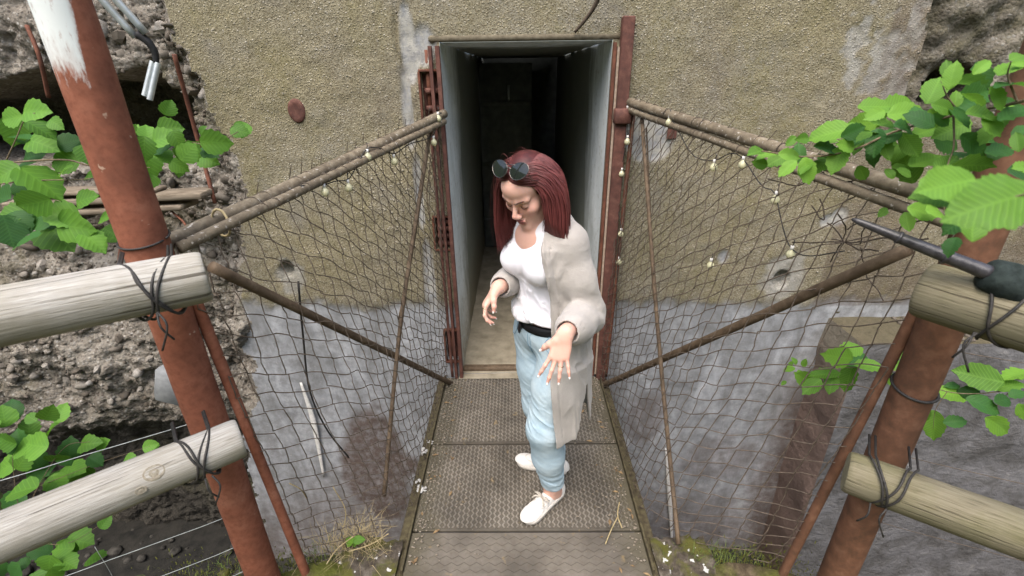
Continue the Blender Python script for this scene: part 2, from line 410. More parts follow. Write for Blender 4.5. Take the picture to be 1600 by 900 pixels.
M = dict(
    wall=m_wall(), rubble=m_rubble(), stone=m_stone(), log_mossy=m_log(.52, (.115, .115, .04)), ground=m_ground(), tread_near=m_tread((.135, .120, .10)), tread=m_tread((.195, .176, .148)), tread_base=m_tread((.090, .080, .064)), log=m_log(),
    post=m_post(False), post_brown=m_rust('brown_rust_mat', (.10, .052, .032), (.165, .078, .045), (.23, .12, .072), 22), post_white=m_post(True),
    rust=m_rust("dark_rust_mat", (.085, .034, .022), (.15, .056, .033), (.21, .09, .055)),
    rust_red=m_rust("red_rust_mat", (.075, .033, .026), (.125, .052, .039), (.19, .095, .07)),
    pipe=m_rust("weathered_pipe_mat", (.105, .082, .056), (.18, .147, .10), (.27, .235, .175), 40, .8, (.40, .37, .32)),
    pipe_dark=m_rust("brown_pipe_mat", (.075, .05, .03), (.125, .088, .055), (.18, .135, .09), 40),
    wire=m_plain("rusty_wire_mat", (.065, .052, .040), (.16, .125, .095), 90, .7, .2),
    wire_pale=m_plain("galvanised_wire_mat", (.26, .29, .29), (.42, .45, .44), 60, .5, .1, metal=.3),
    lash=m_plain("black_wire_mat", (.018, .018, .018), (.05, .046, .042), 80, .6, .2),
    plaster=None, mud_stone=m_plain('mud_stone_mat', (.02, .019, .017), (.085, .08, .07), 20, .95, .6, .01), mud=m_plain('mud_mat', (.012, .012, .011), (.035, .033, .028), 9, .95, .8, .02), block_slope=m_plain('block_slope_mat', (.03, .045, .014), (.075, .10, .03), 3, .95, .8, .05), concrete=m_plain("corridor_floor_mat", (.20, .175, .125), (.34, .30, .225), 9, .9, .3, .006),
    steel_dark=m_plain("dark_steel_mat", (.10, .11, .105), (.17, .18, .17), 14, .7, .2, metal=.3),
    zinc=m_plain("zinc_conduit_mat", (.42, .46, .48), (.62, .66, .67), 20, .4, .1, metal=.5),
    rubber=m_plain("black_rubber_mat", (.012, .012, .013), (.035, .035, .037), 40, .6, .2),
    spike=m_plain("dark_spike_mat", (.020, .019, .022), (.055, .053, .058), 60, .35, .25, spec=.5),
    sheath=m_plain("dark_cloth_mat", (.010, .016, .015), (.028, .04, .037), 60, .9, .5),
    twig=m_plain("twig_mat", (.10, .075, .045), (.22, .17, .11), 70, .85, .4),
    vine=m_plain("dead_twig_mat", (.05, .038, .028), (.13, .10, .075), 60, .9, .4),
    beam=m_plain('mossy_beam_mat', (.035, .026, .017), (.11, .095, .05), 40, .9, .4),
    dropping=m_plain('dropping_mat', (.30, .29, .27), (.60, .59, .56), 120, .9, .4),
    straw=m_plain("straw_mat", (.28, .22, .11), (.46, .38, .22), 60, .9, .1),
    grass=m_plain("grass_mat", (.05, .09, .018), (.15, .19, .045), 60, .7, .1),
    moss=m_plain("moss_mat", (.045, .06, .010), (.17, .17, .035), 120, .95, .8, .01),
    white=m_plain("lichen_mat", (.50, .49, .46), (.72, .71, .68), 60, .9, .4),
    wood_end_mossy=m_plain('mossy_log_end_mat', (.17, .15, .085), (.30, .27, .18), 40, .9, .4),
    wood_end=m_plain("log_end_mat", (.22, .19, .13), (.40, .36, .27), 40, .9, .4),
    rot=m_plain("rotten_board_mat", (.12, .095, .065), (.27, .225, .17), 9, .9, .5, stretch=(1, 4, 9)),
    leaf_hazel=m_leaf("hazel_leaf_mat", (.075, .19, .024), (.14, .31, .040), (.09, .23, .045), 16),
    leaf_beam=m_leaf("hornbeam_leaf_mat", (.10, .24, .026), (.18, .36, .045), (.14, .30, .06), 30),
    leaf_shade=m_leaf("shade_leaf_mat", (.035, .11, .024), (.055, .16, .032), (.04, .125, .045), 24),  # darker copy of the leaf greens, shade put into the colour
)
def _pl():
    k = NT("corridor_plaster_mat", .9, 0, .2); co = k.geo()
    n1 = k.noise(k.geo((3, 1.2, .5)), 3.0, 6, .65, .6); n2 = k.noise(co, 26, 5, .7)
    c = k.ramp(n1, [(.28, (.42, .45, .43)), (.45, (.58, .62, .62)), (.6, (.68, .72, .73)), (.75, (.76, .78, .77))])
    c = k.mix(k.ramp(n2, [(.55, 0.0), (.7, .6)]), c, (.26, .235, .17))
    pp = k.xyz(co); z = pp[2]
    # white paint near the doorway; darker inside, light fall-off put into the colour
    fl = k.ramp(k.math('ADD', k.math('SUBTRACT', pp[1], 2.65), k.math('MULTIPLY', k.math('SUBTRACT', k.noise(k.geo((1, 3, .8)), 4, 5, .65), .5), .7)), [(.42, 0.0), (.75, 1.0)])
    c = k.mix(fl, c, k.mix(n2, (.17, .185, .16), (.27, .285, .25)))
    c = k.mix(k.math('MULTIPLY', k.ramp(z, [(.05, .85), (.55, 0.0)]), k.ramp(n2, [(.3, .5), (.6, 1.0)])), c, (.24, .20, .125))
    return k.done(c, k.bump(n2, .3, .006))
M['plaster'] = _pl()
def _glass():
    k = NT("bulb_mat", .25, 0, .5)
    k.b.inputs["Transmission Weight"].default_value = .35
    return k.done((.78, .76, .50))
M['bulb'] = _glass()

def rock_(seed):
    import bmesh
    bm = bmesh.new(); bmesh.ops.create_icosphere(bm, subdivisions=1, radius=1)
    v = np.array([p.co[:] for p in bm.verts]); f = [tuple(q.index for q in p.verts) for p in bm.faces]; bm.free()
    r0 = np.random.default_rng(seed); v = v*(1+.25*r0.normal(0, .5, (len(v), 1)))
    return v, f
# ================================================================== SETTING
WALL_Y = 2.65
DX0, DX1, DZ0, DZ1 = -.405, .452, .012, 1.985          # door opening
# ground: one sheet behind and under the camera, broken off at the moat edge
def bank_edge(x):
    x = np.asarray(x, float)
    e = 1.40 + .03*fbm(x*5, 3.1) 
    e = e - .95*sstep(1.30, 1.62, np.abs(x-.02)+.05*fbm(x*3, 8.2)) - .10*sstep(.8, 1.3, np.abs(x))
    return e
xs = np.concatenate([np.linspace(-60, -4, 15), np.linspace(-3.5, 3.5, 160), np.linspace(4, 60, 15)])
ts = np.concatenate([np.linspace(0, .05, 4)[:-1], np.linspace(.05, .5, 36)[:-1], np.linspace(.5, 1, 12)])
X, T = np.meshgrid(xs, ts, indexing='ij')
E_ = bank_edge(X); yb = np.where(T < .5, E_-T*3.4, E_-1.7-(T-.5)*140)
near = np.clip((1.2-np.abs(X))/.4, 0, 1)
Zg = -.035 + .045*fbm(X*4, yb*4, 1.2)*np.clip(1-T, .3, 1) + .05*sstep(.52, .8, np.abs(X))*sstep(.35, .0, T)*(.5+vnoise(X*7, yb*7)) - .05*sstep(.58, .5, np.abs(X))
Zg = Zg - .22*sstep(.03, 0, T)**1.0
G = np.stack([X, yb, Zg], -1)
# the broken bank face going down into the moat
lip = []
for k_, (dy, dz) in enumerate([(.015, -.35), (.01, -.8), (.06, -1.4), (.12, -2.05)]):
    lip.append(np.stack([xs, bank_edge(xs)+dy+.05*fbm(xs*6, k_*2.7), np.full_like(xs, dz)+.04*fbm(xs*5, 4+k_)], -1))
G = np.concatenate([np.array(lip[::-1]).transpose(1, 0, 2), G], axis=1)
obj("ground", (G.reshape(-1, 3), grid_faces(G.shape[0], G.shape[1])[:, ::-1]), M['ground'], kind='structure')
xs = np.linspace(-9, 9, 110); ys = np.linspace(.2, 4.2, 34)
X, Y = np.meshgrid(xs, ys, indexing='ij')
obj("moat_floor", (np.stack([X, Y, -1.75+.12*fbm(X*2, Y*2)-.12*np.abs(fbm(X*5, Y*5, 2))], -1).reshape(-1, 3), grid_faces(110, 34)), M['mud'], kind='structure')
ps = []
for _ in range(900):
    v, f = rock_(int(rng.integers(60))); x_, y_ = rng.uniform(-4.5, 4.5), rng.uniform(1.35, 2.9); q = rng.uniform(.012, .07)*rng.random()**.7
    ps.append((v*q*V(1.2, 1, .7)+V(x_, y_, -1.75+.12*fbm(x_*2, y_*2)+.2*q-.02), f))
o = obj("rubble_pieces", join(ps), M['mud_stone']); o['kind'] = 'stuff'; o['label'] = 'dark broken stones strewn over the moat floor'; o['category'] = 'rubble'
# unseen slopes behind and beside the camera, added to block low sky light
xs = np.linspace(-26, 26, 90); ys = np.linspace(-26, 6, 60)
X, Y = np.meshgrid(xs, ys, indexing='ij')
dd = np.maximum(np.maximum(np.abs(X)-4.2, -Y-2.6), 0); Zh = -2.2+2.1*sstep(0, .8, dd)+np.clip(dd-.3, 0, 9)*.95+.5*fbm(X*.6, Y*.6)*np.clip(dd, 0, 1)+.25*fbm(X*2, Y*2)*np.clip(dd, 0, 1)
obj("light_block_slope", (np.stack([X, Y, Zh], -1).reshape(-1, 3), grid_faces(90, 60)), M['block_slope'], kind='structure')

# ================================================================== BUNKER
bunker = thing('bunker', 'concrete bunker front coated in olive pebbledash with an open doorway and a broken left end', 'bunker', (0.02, WALL_Y, 0))
edge_px = [(222, -60), (262, 0), (300, 95), (335, 190), (368, 250), (385, 300), (374, 400), (372, 470), (392, 560), (398, 620), (388, 700), (400, 800)]
EP = np.array([atY(px, py, WALL_Y) for px, py in edge_px]); EP = EP[np.argsort(EP[:, 2])]
EPx = np.r_[EP[0, 0], EP[:, 0], EP[-1, 0]-.2]; EPz = np.r_[-3, EP[:, 2], 4.5]
def xedge(z): return np.interp(z, EPz, EPx)
def blob(X, Z, px, py, rx, ry, n=.35, f=9):
    p = atY(px, py, WALL_Y); s = 2.65*1.05/F_PX
    d = np.hypot((X-p[0])/(rx*s), (Z-p[2])/(ry*s)) + n*fbm(X*f, Z*f, px*.1)
    return sstep(1.1, .75, d)
def recess_mask(X, Z): 
    m = 0*X
    for z0, z1, x0 in HINGE: m = np.maximum(m, ((Z > z0) & (Z < z1) & (X > x0) & (X < DX0-.012)).astype(float))
    return m
HINGE = [(1.615, 1.85, -.515), (.90, 1.09, -.505), (.12, .345, -.495)]
CORNER_X = 1.965
xs = np.concatenate([np.arange(-4.6, -.52, .0135), np.linspace(-.52, DX0, 13)[:-1], np.linspace(DX0, DX1, 36)[:-1], np.arange(DX1, 3.1, .0135)])
zs = np.concatenate([np.linspace(-2.1, DZ0, 156)[:-1], np.linspace(DZ0, DZ1, 150)[:-1], np.linspace(DZ1, 3.3, 86)])
X, Z = np.meshgrid(xs, zs, indexing='ij')
xe = xedge(Z) + .075*fbm(Z*5, X*1.5) + .045*fbm(Z*15, X*5) + .02*fbm(Z*40, X*12)
dl = xe - X                                            # >0 : left of the broken edge
rub = dl > 0
greyline = .535 + .05*fbm(X*3, 1.7) + .05*fbm(X*9, Z*9, 7.7) + .035*fbm(X*30, Z*30, 3.)
gm = sstep(-.045, .045, Z-greyline)
# ---- relief of the coated wall
ypl = WALL_Y + .012*fbm(X*2.5, Z*2.5, .3) + .005*fbm(X*14, Z*14, 4) - .010*gm - .006*np.abs(fbm(X*35, Z*35, 2))*gm
bare = np.zeros_like(X)
for b in [(640, 75, 12, 50), (633, 28, 8, 18), (638, 170, 7, 60), (655, 300, 6, 60), (662, 75, 18, 26), (672, 440, 9, 70), (1012, 215, 36, 34), (1225, 430, 34, 36, .9, 14), (455, 430, 26, 34, .9, 14), (1340, 60, 16, 26, 1.3, 22), (1398, 132, 20, 32, 1.2, 20),
          (1330, 112, 12, 15, 1.2, 24), (1310, 340, 12, 14), (1290, 345, 10, 10), (1130, 400, 9, 12), (1428, 40, 14, 30, 1.4, 20), (1375, 95, 18, 40, 1.6, 22), (1040, 190, 22, 12)]:
    bare = np.maximum(bare, blob(X, Z, *b)*(.42 if len(b) > 4 else 1))
ypl = ypl + .012*bare
hole = np.maximum(blob(X, Z, 1219, 436, 11, 15, .3), blob(X, Z, 449, 420, 11, 13, .3)); ypl = ypl + .07*hole
ypl = ypl + .07*recess_mask(X, Z)
# cracks beside the door
cr = np.minimum(np.abs(X-(-.60+.03*fbm(Z*5, 1.)+(1.9-Z)*.05)) + 9*(Z < 1.2) , 9)
ypl = ypl + .02*sstep(.012, .003, cr)
# ---- relief of the broken end
d1, d2, cid = cells(X*11+1.5*fbm(X*4, Z*4), Z*13+1.5*fbm(X*4, Z*4, 5), 3)
e1, e2, eid = cells(X*27+fbm(X*9, Z*9), Z*30, 8)
ruby = WALL_Y + .02 + .10*sstep(0, .16, dl) + .07*sstep(.2, .9, dl) + .09*fbm(X*2.6, Z*2.6, 6) + .05*fbm(X*9, Z*9, 1)
ruby = ruby - .032*(1-np.clip(d1*1.5, 0, 1))*(cid > .35) - .016*(1-np.clip(e1*1.6, 0, 1)) + .04*(cid-.5)
# hollow under the overhanging top
cz0 = 1.40 + .05*fbm(X*3, 2.); cz1 = 1.83 + .05*fbm(X*4, 9.) - .10*sstep(-2.6, -3.3, X)
hol = sstep(cz0-.05, cz0+.05, Z)*sstep(cz1+.045, cz1-.03, Z)*sstep(.20, .30, dl+.05*fbm(X*6, Z*6))*sstep(-4.0, -3.7, X)
ruby = ruby + .75*hol
# bottom: undercut
low = sstep(-.30, -.85, Z+.2*fbm(X*2, 5.)); ruby = ruby + .16*low
# slope in the middle leans out toward the viewer
ruby = ruby - .22*sstep(1.1, .2, Z)*sstep(.25, 1.0, dl)*(1-low)
tq = sstep(0, .035, dl)
Yw = np.where(rub, ypl*(1-tq)+ruby*tq, ypl)
P = np.stack([X, Yw, Z], -1).reshape(-1, 3)
nx, nz = X.shape
F = grid_faces(nx, nz)
cx = .25*(X[:-1, :-1]+X[1:, :-1]+X[:-1, 1:]+X[1:, 1:]).ravel(); cz = .25*(Z[:-1, :-1]+Z[1:, :-1]+Z[:-1, 1:]+Z[1:, 1:]).ravel()
rf = (rub[:-1, :-1] | rub[1:, 1:]).ravel()
opening = (cx > DX0) & (cx < DX1) & (cz > DZ0) & (cz < DZ1)
opening |= cx > 1.965+1.1*sstep(1.66, 1.30, cz+.05*fbm(cx*5, cz*5, 4))+.02*fbm(cz*14, 3.)
def sub(P, F, keep, *attrs):
    F = F[keep]; used = np.unique(F); mp = np.full(len(P), -1); mp[used] = np.arange(len(used))
    return (P[used], mp[F]), [a.reshape(len(P), -1)[used] for a in attrs]
stain = np.zeros_like(X)
stain = np.maximum(stain, .95*blob(X, Z, 590, 745, 78, 165, .4, 5)*sstep(.0, -.2, Z))
stain = np.maximum(stain, .6*sstep(-.8, -1.5, Z+.25*fbm(X*3, Z*1.2, 3)))
stain = np.maximum(stain, .55*blob(X, Z, 1010, 650, 40, 60, .5, 6))
stain = np.maximum(stain, .45*blob(X, Z, 1120, 720, 70, 60, .5, 6))
stain = np.maximum(stain, .62*sstep(.20, .02, np.abs(X-1.93)+.10*fbm(X*4, Z*3, 1))*sstep(1.2, 1.5, Z))
stain = np.maximum(stain, .50*sstep(.05, .5, fbm(X*2.6, Z*2.2, 15)+.5*(X > 1.8))*(X > 1.6)*(Z > .5))
stain = np.maximum(stain, .30*sstep(.2, .6, fbm(X*2.2, Z*1.1, 11)))
stain = np.maximum(stain, .85*sstep(1.62, 1.95, X+.18*fbm(X*3, Z*2.4, 5)+.12*sstep(-.3, -1.4, Z))*sstep(.25, -.35, Z))
mk = np.stack([gm*(1-.9*bare), stain, bare], -1)
vf, (a,) = sub(P, F, (~rf) & (~opening), mk)
wall = obj("pebbledash_wall", vf, M['wall'], bunker); set_attr(wall, "Mask", a)
darkm = np.clip(np.maximum(low*.95, .55*hol), 0, 1); mossm = sstep(.0, .5, fbm(X*2.4, Z*2.4, 21))*.5
mk2 = np.stack([0*X, darkm, mossm], -1)
vf, (a,) = sub(P, F, rf, mk2)
brk = obj("broken_concrete", vf, M['rubble'], bunker); set_attr(brk, "Mask", a)
Yfun_x, Yfun_z = xs, zs
def wall_y(x, z):
    i = int(np.clip(np.searchsorted(xs, x), 1, nx-1)); j = int(np.clip(np.searchsorted(zs, z), 1, nz-1))
    return float(Yw[i, j])
# right return: beyond the corner the front steps back and is rough and dark
xr = np.arange(1.965, 4.6, .022); zr = np.arange(-.1, 3.3, .022)
Xr, Zr = np.meshgrid(xr, zr, indexing='ij')
d1, d2, cid = cells(Xr*9+fbm(Xr*4, Zr*4), Zr*10, 5)
Yr = WALL_Y + .02 + .16*sstep(1.965, 2.10, Xr) + .05*fbm(Xr*3, Zr*3, 2) + .05*fbm(Xr*11, Zr*11, 2) - .03*(1-np.clip(d1*1.5, 0, 1))
hr = sstep(1.0, .8, np.hypot((Xr-2.33)/.17, (Zr-1.74)/.10)+.25*fbm(Xr*9, Zr*9)); Yr = Yr + .4*hr
rr = obj("broken_concrete", (np.stack([Xr, Yr, Zr], -1).reshape(-1, 3), grid_faces(*Xr.shape)), M['rubble'], bunker)
set_attr(rr, "Mask", np.stack([0*Xr, np.clip(.22+.4*fbm(Xr*3, Zr*3, 3), 0, 1), .5+0*Xr], -1).reshape(-1, 3))
# stones standing out of the broken end
def rock(seed, n=2, rough=.33):
    import bmesh
    bm = bmesh.new(); bmesh.ops.create_icosphere(bm, subdivisions=n, radius=1)
    v = np.array([p.co[:] for p in bm.verts]); f = [tuple(q.index for q in p.verts) for p in bm.faces]; bm.free()
    r0 = np.random.default_rng(seed)
    d = 1+rough*fbm(v[:, 0]*1.1+seed*3.1, v[:, 1]*1.1, v[:, 2]*1.1, 3)
    v = v*d[:, None]
    for _ in range(5):                      # flat broken facets
        q = nrm(r0.normal(size=3)); h = r0.uniform(.55, .8); t = v @ q; v = v - np.maximum(0, t-h)[:, None]*q
    return v, f
rock_me = []
for s_ in range(8):
    v, f = rock(s_, 1, .5); me = mesh_data("stone", v, f, s_ % 2 == 0); me.materials.append(M['stone']); rock_me.append(me)
cand = []
for t_ in range(2600):
    px, py = rng.uniform(0, 400), rng.uniform(0, 640)
    p = atY(px, py, WALL_Y); d_ = xedge(p[2])-p[0]
    if d_ < .02 or (d_ > .25 and 1.36 < p[2] < 1.86): continue
    if p[2] < -.6: continue
    big = rng.random()**2.2
    cand.append((p[0], p[2], .013+.034*big))
cand = cand[:620]; cand.sort(key=lambda c: -c[2])
placed, kept = [], []
for x_, z_, s_ in cand:
    if all(math.hypot(x_-a_, z_-b_) > .8*(s_+c_) for a_, b_, c_ in placed): placed.append((x_, z_, s_)); kept.append((x_, z_, s_))
from mathutils import Quaternion
for x_, z_, s_ in kept[:285]:
    q = Quaternion(nrm(rng.normal(size=3)), rng.uniform(0, 6.28))
    inst("stone", rock_me[int(rng.integers(8))], bunker, (x_, wall_y(x_, z_)-.1*s_, z_), q, (s_*rng.uniform(.9, 1.5), s_*rng.uniform(.7, 1), s_*rng.uniform(.6, 1)))
def scatter(name, n, region, size, mat, parent, yoff=0):
    ps = []
    for _ in range(n):
        x_, z_ = region()
        if x_ is None: continue
        v, f = rock(int(rng.integers(99)), 1, .5); v = v*size*rng.uniform(.5, 1.3)*V(1.2, .8, .8)
        th = rng.uniform(0, 6.28); v = v @ np.array([[math.cos(th), 0, math.sin(th)], [0, 1, 0], [-math.sin(th), 0, math.cos(th)]])
        ps.append((v+V(x_, wall_y(x_, z_)+yoff, z_), f))
    o = obj(name, join(ps), mat, parent); o['kind'] = 'stuff'; return o
def reg_rub():
    px, py = rng.uniform(0, 380), rng.uniform(330, 640) if rng.random() < .7 else rng.uniform(0, 330)
    p = atY(px, py, WALL_Y); d_ = xedge(p[2])-p[0]
    if d_ < .02 or (d_ > .25 and 1.36 < p[2] < 1.86): return None, None
    return p[0], p[2]
scatter("small_stones", 1300, reg_rub, .013, M['stone'], bunker)
# rotten boards and a slab on the ledge
for (a_, b_, w_, h_) in [((20, 318), (330, 300), .05, .035), ((0, 335), (300, 318), .06, .03), ((60, 300), (250, 296), .05, .02)]:
    pa, pb = atY(*a_, 2.52), atY(*b_, 2.55); c_ = (pa+pb)/2; L_ = np.linalg.norm(pb-pa); ang = math.atan2(pb[2]-pa[2], pb[0]-pa[0])
    rot = np.array([[math.cos(ang), 0, -math.sin(ang)], [0, 1, 0], [math.sin(ang), 0, math.cos(ang)]])
    obj("rotten_board", bevbox(c_, (L_, .16, h_), .006, rot), M['rot'], bunker)
p = atY(270, 602, 2.40); ca, sa = math.cos(.35), math.sin(.35)
v, f = bevbox((0, 0, 0), (.19, .10, .26), .03, np.array([[ca, 0, sa], [0, 1, 0], [-sa, 0, ca]]))
obj("slab", (v+p, f), m_plain("grey_slab_mat", (.15, .16, .165), (.24, .25, .255), 16, .9, .4), bunker)
# rebar
for pts, r_ in [([(272, 85, 2.55), (290, 150, 2.60), (312, 230, 2.62), (336, 318, 2.55)], .011), ([(42, 40, 2.6), (62, 90, 2.56), (76, 152, 2.6)], .010), ([(190, 380, 2.45), (186, 412, 2.42)], .010), ([(268, 330, 2.5), (290, 352, 2.46), (287, 376, 2.45)], .006)]:
    obj("rebar", tube(spline([atY(*q) for q in pts], 16), r_, 7), M['rust'], bunker)
# the corridor behind the doorway
CE = WALL_Y+3.4
def sheet(p00, p10, p11, p01, n, m, amp, ax, sd=0):
    u, w = np.meshgrid(np.linspace(0, 1, n), np.linspace(0, 1, m), indexing='ij')
    q = (np.asarray(p00)*((1-u)*(1-w))[..., None]+np.asarray(p10)*(u*(1-w))[..., None]+np.asarray(p11)*(u*w)[..., None]+np.asarray(p01)*((1-u)*w)[..., None])
    q[..., ax] += amp*fbm(q[..., (ax+1) % 3]*4, q[..., (ax+2) % 3]*4, sd)*sstep(0, .06, u)
    return q.reshape(-1, 3), grid_faces(n, m)
y0 = WALL_Y+.0
wl = DX0+.0; wr_ = DX1-.0
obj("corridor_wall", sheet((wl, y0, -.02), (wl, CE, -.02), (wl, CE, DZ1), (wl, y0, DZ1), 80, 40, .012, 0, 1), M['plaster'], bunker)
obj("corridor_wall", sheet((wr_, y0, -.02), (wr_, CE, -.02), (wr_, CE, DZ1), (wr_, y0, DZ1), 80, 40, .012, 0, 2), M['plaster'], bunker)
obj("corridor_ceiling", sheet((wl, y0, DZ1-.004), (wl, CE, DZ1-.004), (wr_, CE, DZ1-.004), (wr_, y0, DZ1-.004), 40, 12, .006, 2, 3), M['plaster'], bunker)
obj("corridor_floor", sheet((wl, y0, .006), (wl, CE, .006), (wr_, CE, .006), (wr_, y0, .006), 60, 14, .012, 2, 4), M['concrete'], bunker)
obj("corridor_end", box((.02, CE+.02, 1), (1.0, .04, 2.1)), M['steel_dark'], bunker)
dr = obj("steel_door", bevbox((-.13, CE-.9, .97), (.53, .05, 1.9), .01), M['steel_dark'], bunker)
for zz in (.35, .95, 1.55): obj("door_rib", bevbox((-.13, CE-.93, zz), (.50, .018, .05), .004), M['steel_dark'], dr)
obj("door_latch", tube([(-.10, CE-.96, 1.72), (-.10, CE-.99, 1.70), (-.10, CE-.99, 1.60), (-.10, CE-.96, 1.58)], .012, 6), M['zinc'], dr)
# lintel lip, threshold
obj("lintel_edge", bevbox((.02, WALL_Y-.004, DZ1+.012), (DX1-DX0+.10, .03, .03), .008), m_plain("lintel_mat", (.09, .075, .05), (.19, .165, .115), 30, .9, .5), bunker)
th_ = obj("threshold", bevbox((.02, WALL_Y+.05, .018), (DX1-DX0-.02, .05, .035), .006), M['pipe_dark'], bunker)
# rusty steel door frame: angle bars each side
for xa, xb, w_ in [(-.452, -.437, .016), (-.414, -.403, .020)]:
    P_ = line((xa, WALL_Y-.026, 1.965), (xb, WALL_Y-.026, 0.0), 24); P_[:, 0] += .002*fbm(P_[:, 2]*3, xa*40)
    vs = [P_+V(sx*w_/2, sy, 0) for sx, sy in ((-1, -.018), (1, -.018), (1, .018), (-1, .018))]
    vv = np.stack(vs, 1).reshape(-1, 3); ff = [(i*4+j, i*4+(j+1) % 4, (i+1)*4+(j+1) % 4, (i+1)*4+j) for i in range(23) for j in range(4)]+[(0, 1, 2, 3), (92, 93, 94, 95)]
    obj("frame_bar", (vv, ff), M['rust_red'], bunker, False)
obj("frame_bar", box((.461, WALL_Y-.02, .99), (.016, .03, 1.96)), M['rust'], bunker, False)
obj("frame_bar", box((.480, WALL_Y-.022, .985), (.012, .022, 1.93)), m_plain("pale_bar_mat", (.30, .23, .17), (.45, .37, .30), 50, .9, .3), bunker, False)
# hinge pockets on the left jamb
for k_, (z0, z1, x0) in enumerate(HINGE):
    zc = (z0+z1)/2; xc = (x0+DX0-.012)/2; w_ = DX0-.012-x0
    hp = obj("hinge_plate", bevbox((xc, WALL_Y+.045, zc), (w_-.004, .02, z1-z0-.004), .003), M['rust_red'], bunker, False)
    ps = [bevbox((xc, WALL_Y-.008, z0-.006), (w_+.012, .03, .012), .002), bevbox((xc, WALL_Y-.008, z1+.006), (w_+.012, .03, .012), .002), bevbox((x0-.004, WALL_Y-.008, zc), (.012, .03, z1-z0), .002)]
    obj("pocket_rim", join(ps), M['rust'], hp, False)
    if k_ < 2:
        top = z1+(.10 if k_ == 0 else -.01)
        obj("hinge_pin", tube([(xc-.01, WALL_Y+.01, z0+.01), (xc-.01, WALL_Y+.01, top)], .013, 10), M['rust'], hp)
        for zz in ((z0+.06, z0+.145) if k_ == 0 else (z0+.03, z0+.075, z0+.12, z0+.16)):
            kn = [tube([(xc-.01, WALL_Y+.008, zz-.014), (xc-.01, WALL_Y+.008, zz+.014)], .024, 12), bevbox((xc+.018, WALL_Y+.008, zz), (.055, .03, .026), .004)]
            obj("hinge_knuckle", join(kn), M['rust_red'], hp)
    else:
        obj("hinge_strap", tube(spline([(xc-.02, WALL_Y+.02, z1-.02), (xc+.005, WALL_Y-.01, zc), (xc+.02, WALL_Y+.0, z0+.01)], 12), .014, 6, flat=.5), M['rust'], hp)
# round rusty cap, corner blot on the right
p = atY(464, 173, WALL_Y-.01)
th = np.linspace(0, 2*math.pi, 29)[:-1]
rx, rz = .046, .060
ring = lambda s_, y_: np.stack([p[0]+rx*s_*np.cos(th), np.full_like(th, p[1]+y_), p[2]+rz*s_*np.sin(th)], -1)
cv = np.concatenate([ring(1, .02), ring(1, -.004), ring(.93, -.010), ring(.6, -.008), [[p[0], p[1]-.007, p[2]]]])
cf = [(i*28+j, i*28+(j+1) % 28, (i+1)*28+(j+1) % 28, (i+1)*28+j) for i in range(3) for j in range(28)]+[(84+j, 84+(j+1) % 28, 112) for j in range(28)]
obj("round_cap", (cv, cf), M['rust_red'], bunker)
for px, py, w_, h_ in [(1050, 208, .05, .06)]:
    p = atY(px, py, WALL_Y-.006); obj("bolt_plate", bevbox(p, (w_, .012, h_), .003), M['rust_red'], bunker, False)
# white runs on the footing, a slipped pale strip
p0, p1, p2 = atY(470, 598, WALL_Y-.02), atY(490, 660, WALL_Y-.02), atY(506, 745, WALL_Y-.02)
pr_ = [atY(1040, 700, WALL_Y-.012), atY(1046, 770, WALL_Y-.012), atY(1050, 850, WALL_Y-.012)]
obj("lime_run", tube(spline(pr_, 20), .018*np.r_[np.linspace(.3, 1.1, 10), np.linspace(1.1, .4, 10)], 8, flat=.3, A=(1, 0, 0)), M['white'], bunker)
obj("lime_run", tube(spline([p0, p1, p2], 20), .017*np.r_[np.linspace(.5, 1.2, 10), np.linspace(1.2, .5, 10)], 8, flat=.4, A=(1, 0, 0)), M['white'], bunker)
# ---- block against the foot of the wall on the right
bt = thing('concrete_buttress', 'low concrete block at the right foot of the wall, its side stained brown', 'buttress', (2.9, 2.3, -1.8))
def bt_mat():
    k = NT("buttress_mat", .93, 0, .2); co = k.geo(); x = k.xyz(co)
    n1 = k.noise(co, 5, 6, .65, .5); n2 = k.noise(co, 30, 5, .7)
    g = k.ramp(n1, [(.3, (.075, .072, .07)), (.45, (.13, .128, .128)), (.56, (.165, .165, .172)), (.72, (.24, .235, .23))])
    tan = k.mix(n2, (.15, .132, .10), (.25, .225, .18)); br = k.mix(n2, (.12, .080, .066), (.25, .185, .155))
    t = k.math('ADD', x[2], k.math('MULTIPLY', k.math('SUBTRACT', n1, .5), .5))
    side = k.mix(k.ramp(k.math('ADD', k.math('MULTIPLY', t, .6), .5), [(.50, 1.0), (.66, 0.0)]), tan, br)
    nn = k.xyz(k.n("NewGeometry").outputs["True Normal"])
    c = k.mix(k.ramp(k.math('ABSOLUTE', nn[0]), [(.4, 0.0), (.6, 1.0)]), g, side)
    c = k.mix(k.ramp(nn[2], [(.5, 0.0), (.7, 1.0)]), c, k.mix(n2, (.055, .048, .028), (.15, .13, .085)))
    return k.done(c, k.bump(k.math('ADD', n2, n1), .8, .02))
BM = bt_mat()
def rough_face(o00, du, dv, n, m, nrm_, amp, sd):
    u, w = np.meshgrid(np.linspace(0, 1, n), np.linspace(0, 1, m), indexing='ij')
    q = np.asarray(o00)+u[..., None]*np.asarray(du)+w[..., None]*np.asarray(dv)
    e = np.minimum(np.minimum(u, 1-u), np.minimum(w, 1-w)); e = np.minimum(1, e*12)
    q = q+np.asarray(nrm_)*(amp*(.4+fbm(q[..., 0]*4+q[..., 1]*3, q[..., 2]*4, sd))*e)[..., None]
    return q.reshape(-1, 3), grid_faces(n, m)
bx, by0, by1, bz = 1.93, 2.33, 2.72, .41
obj("side_face", rough_face((bx, by1, -2), (0, by0-by1, 0), (0, 0, bz+2), 30, 90, (-1, 0, 0), .025, 2), BM, bt)
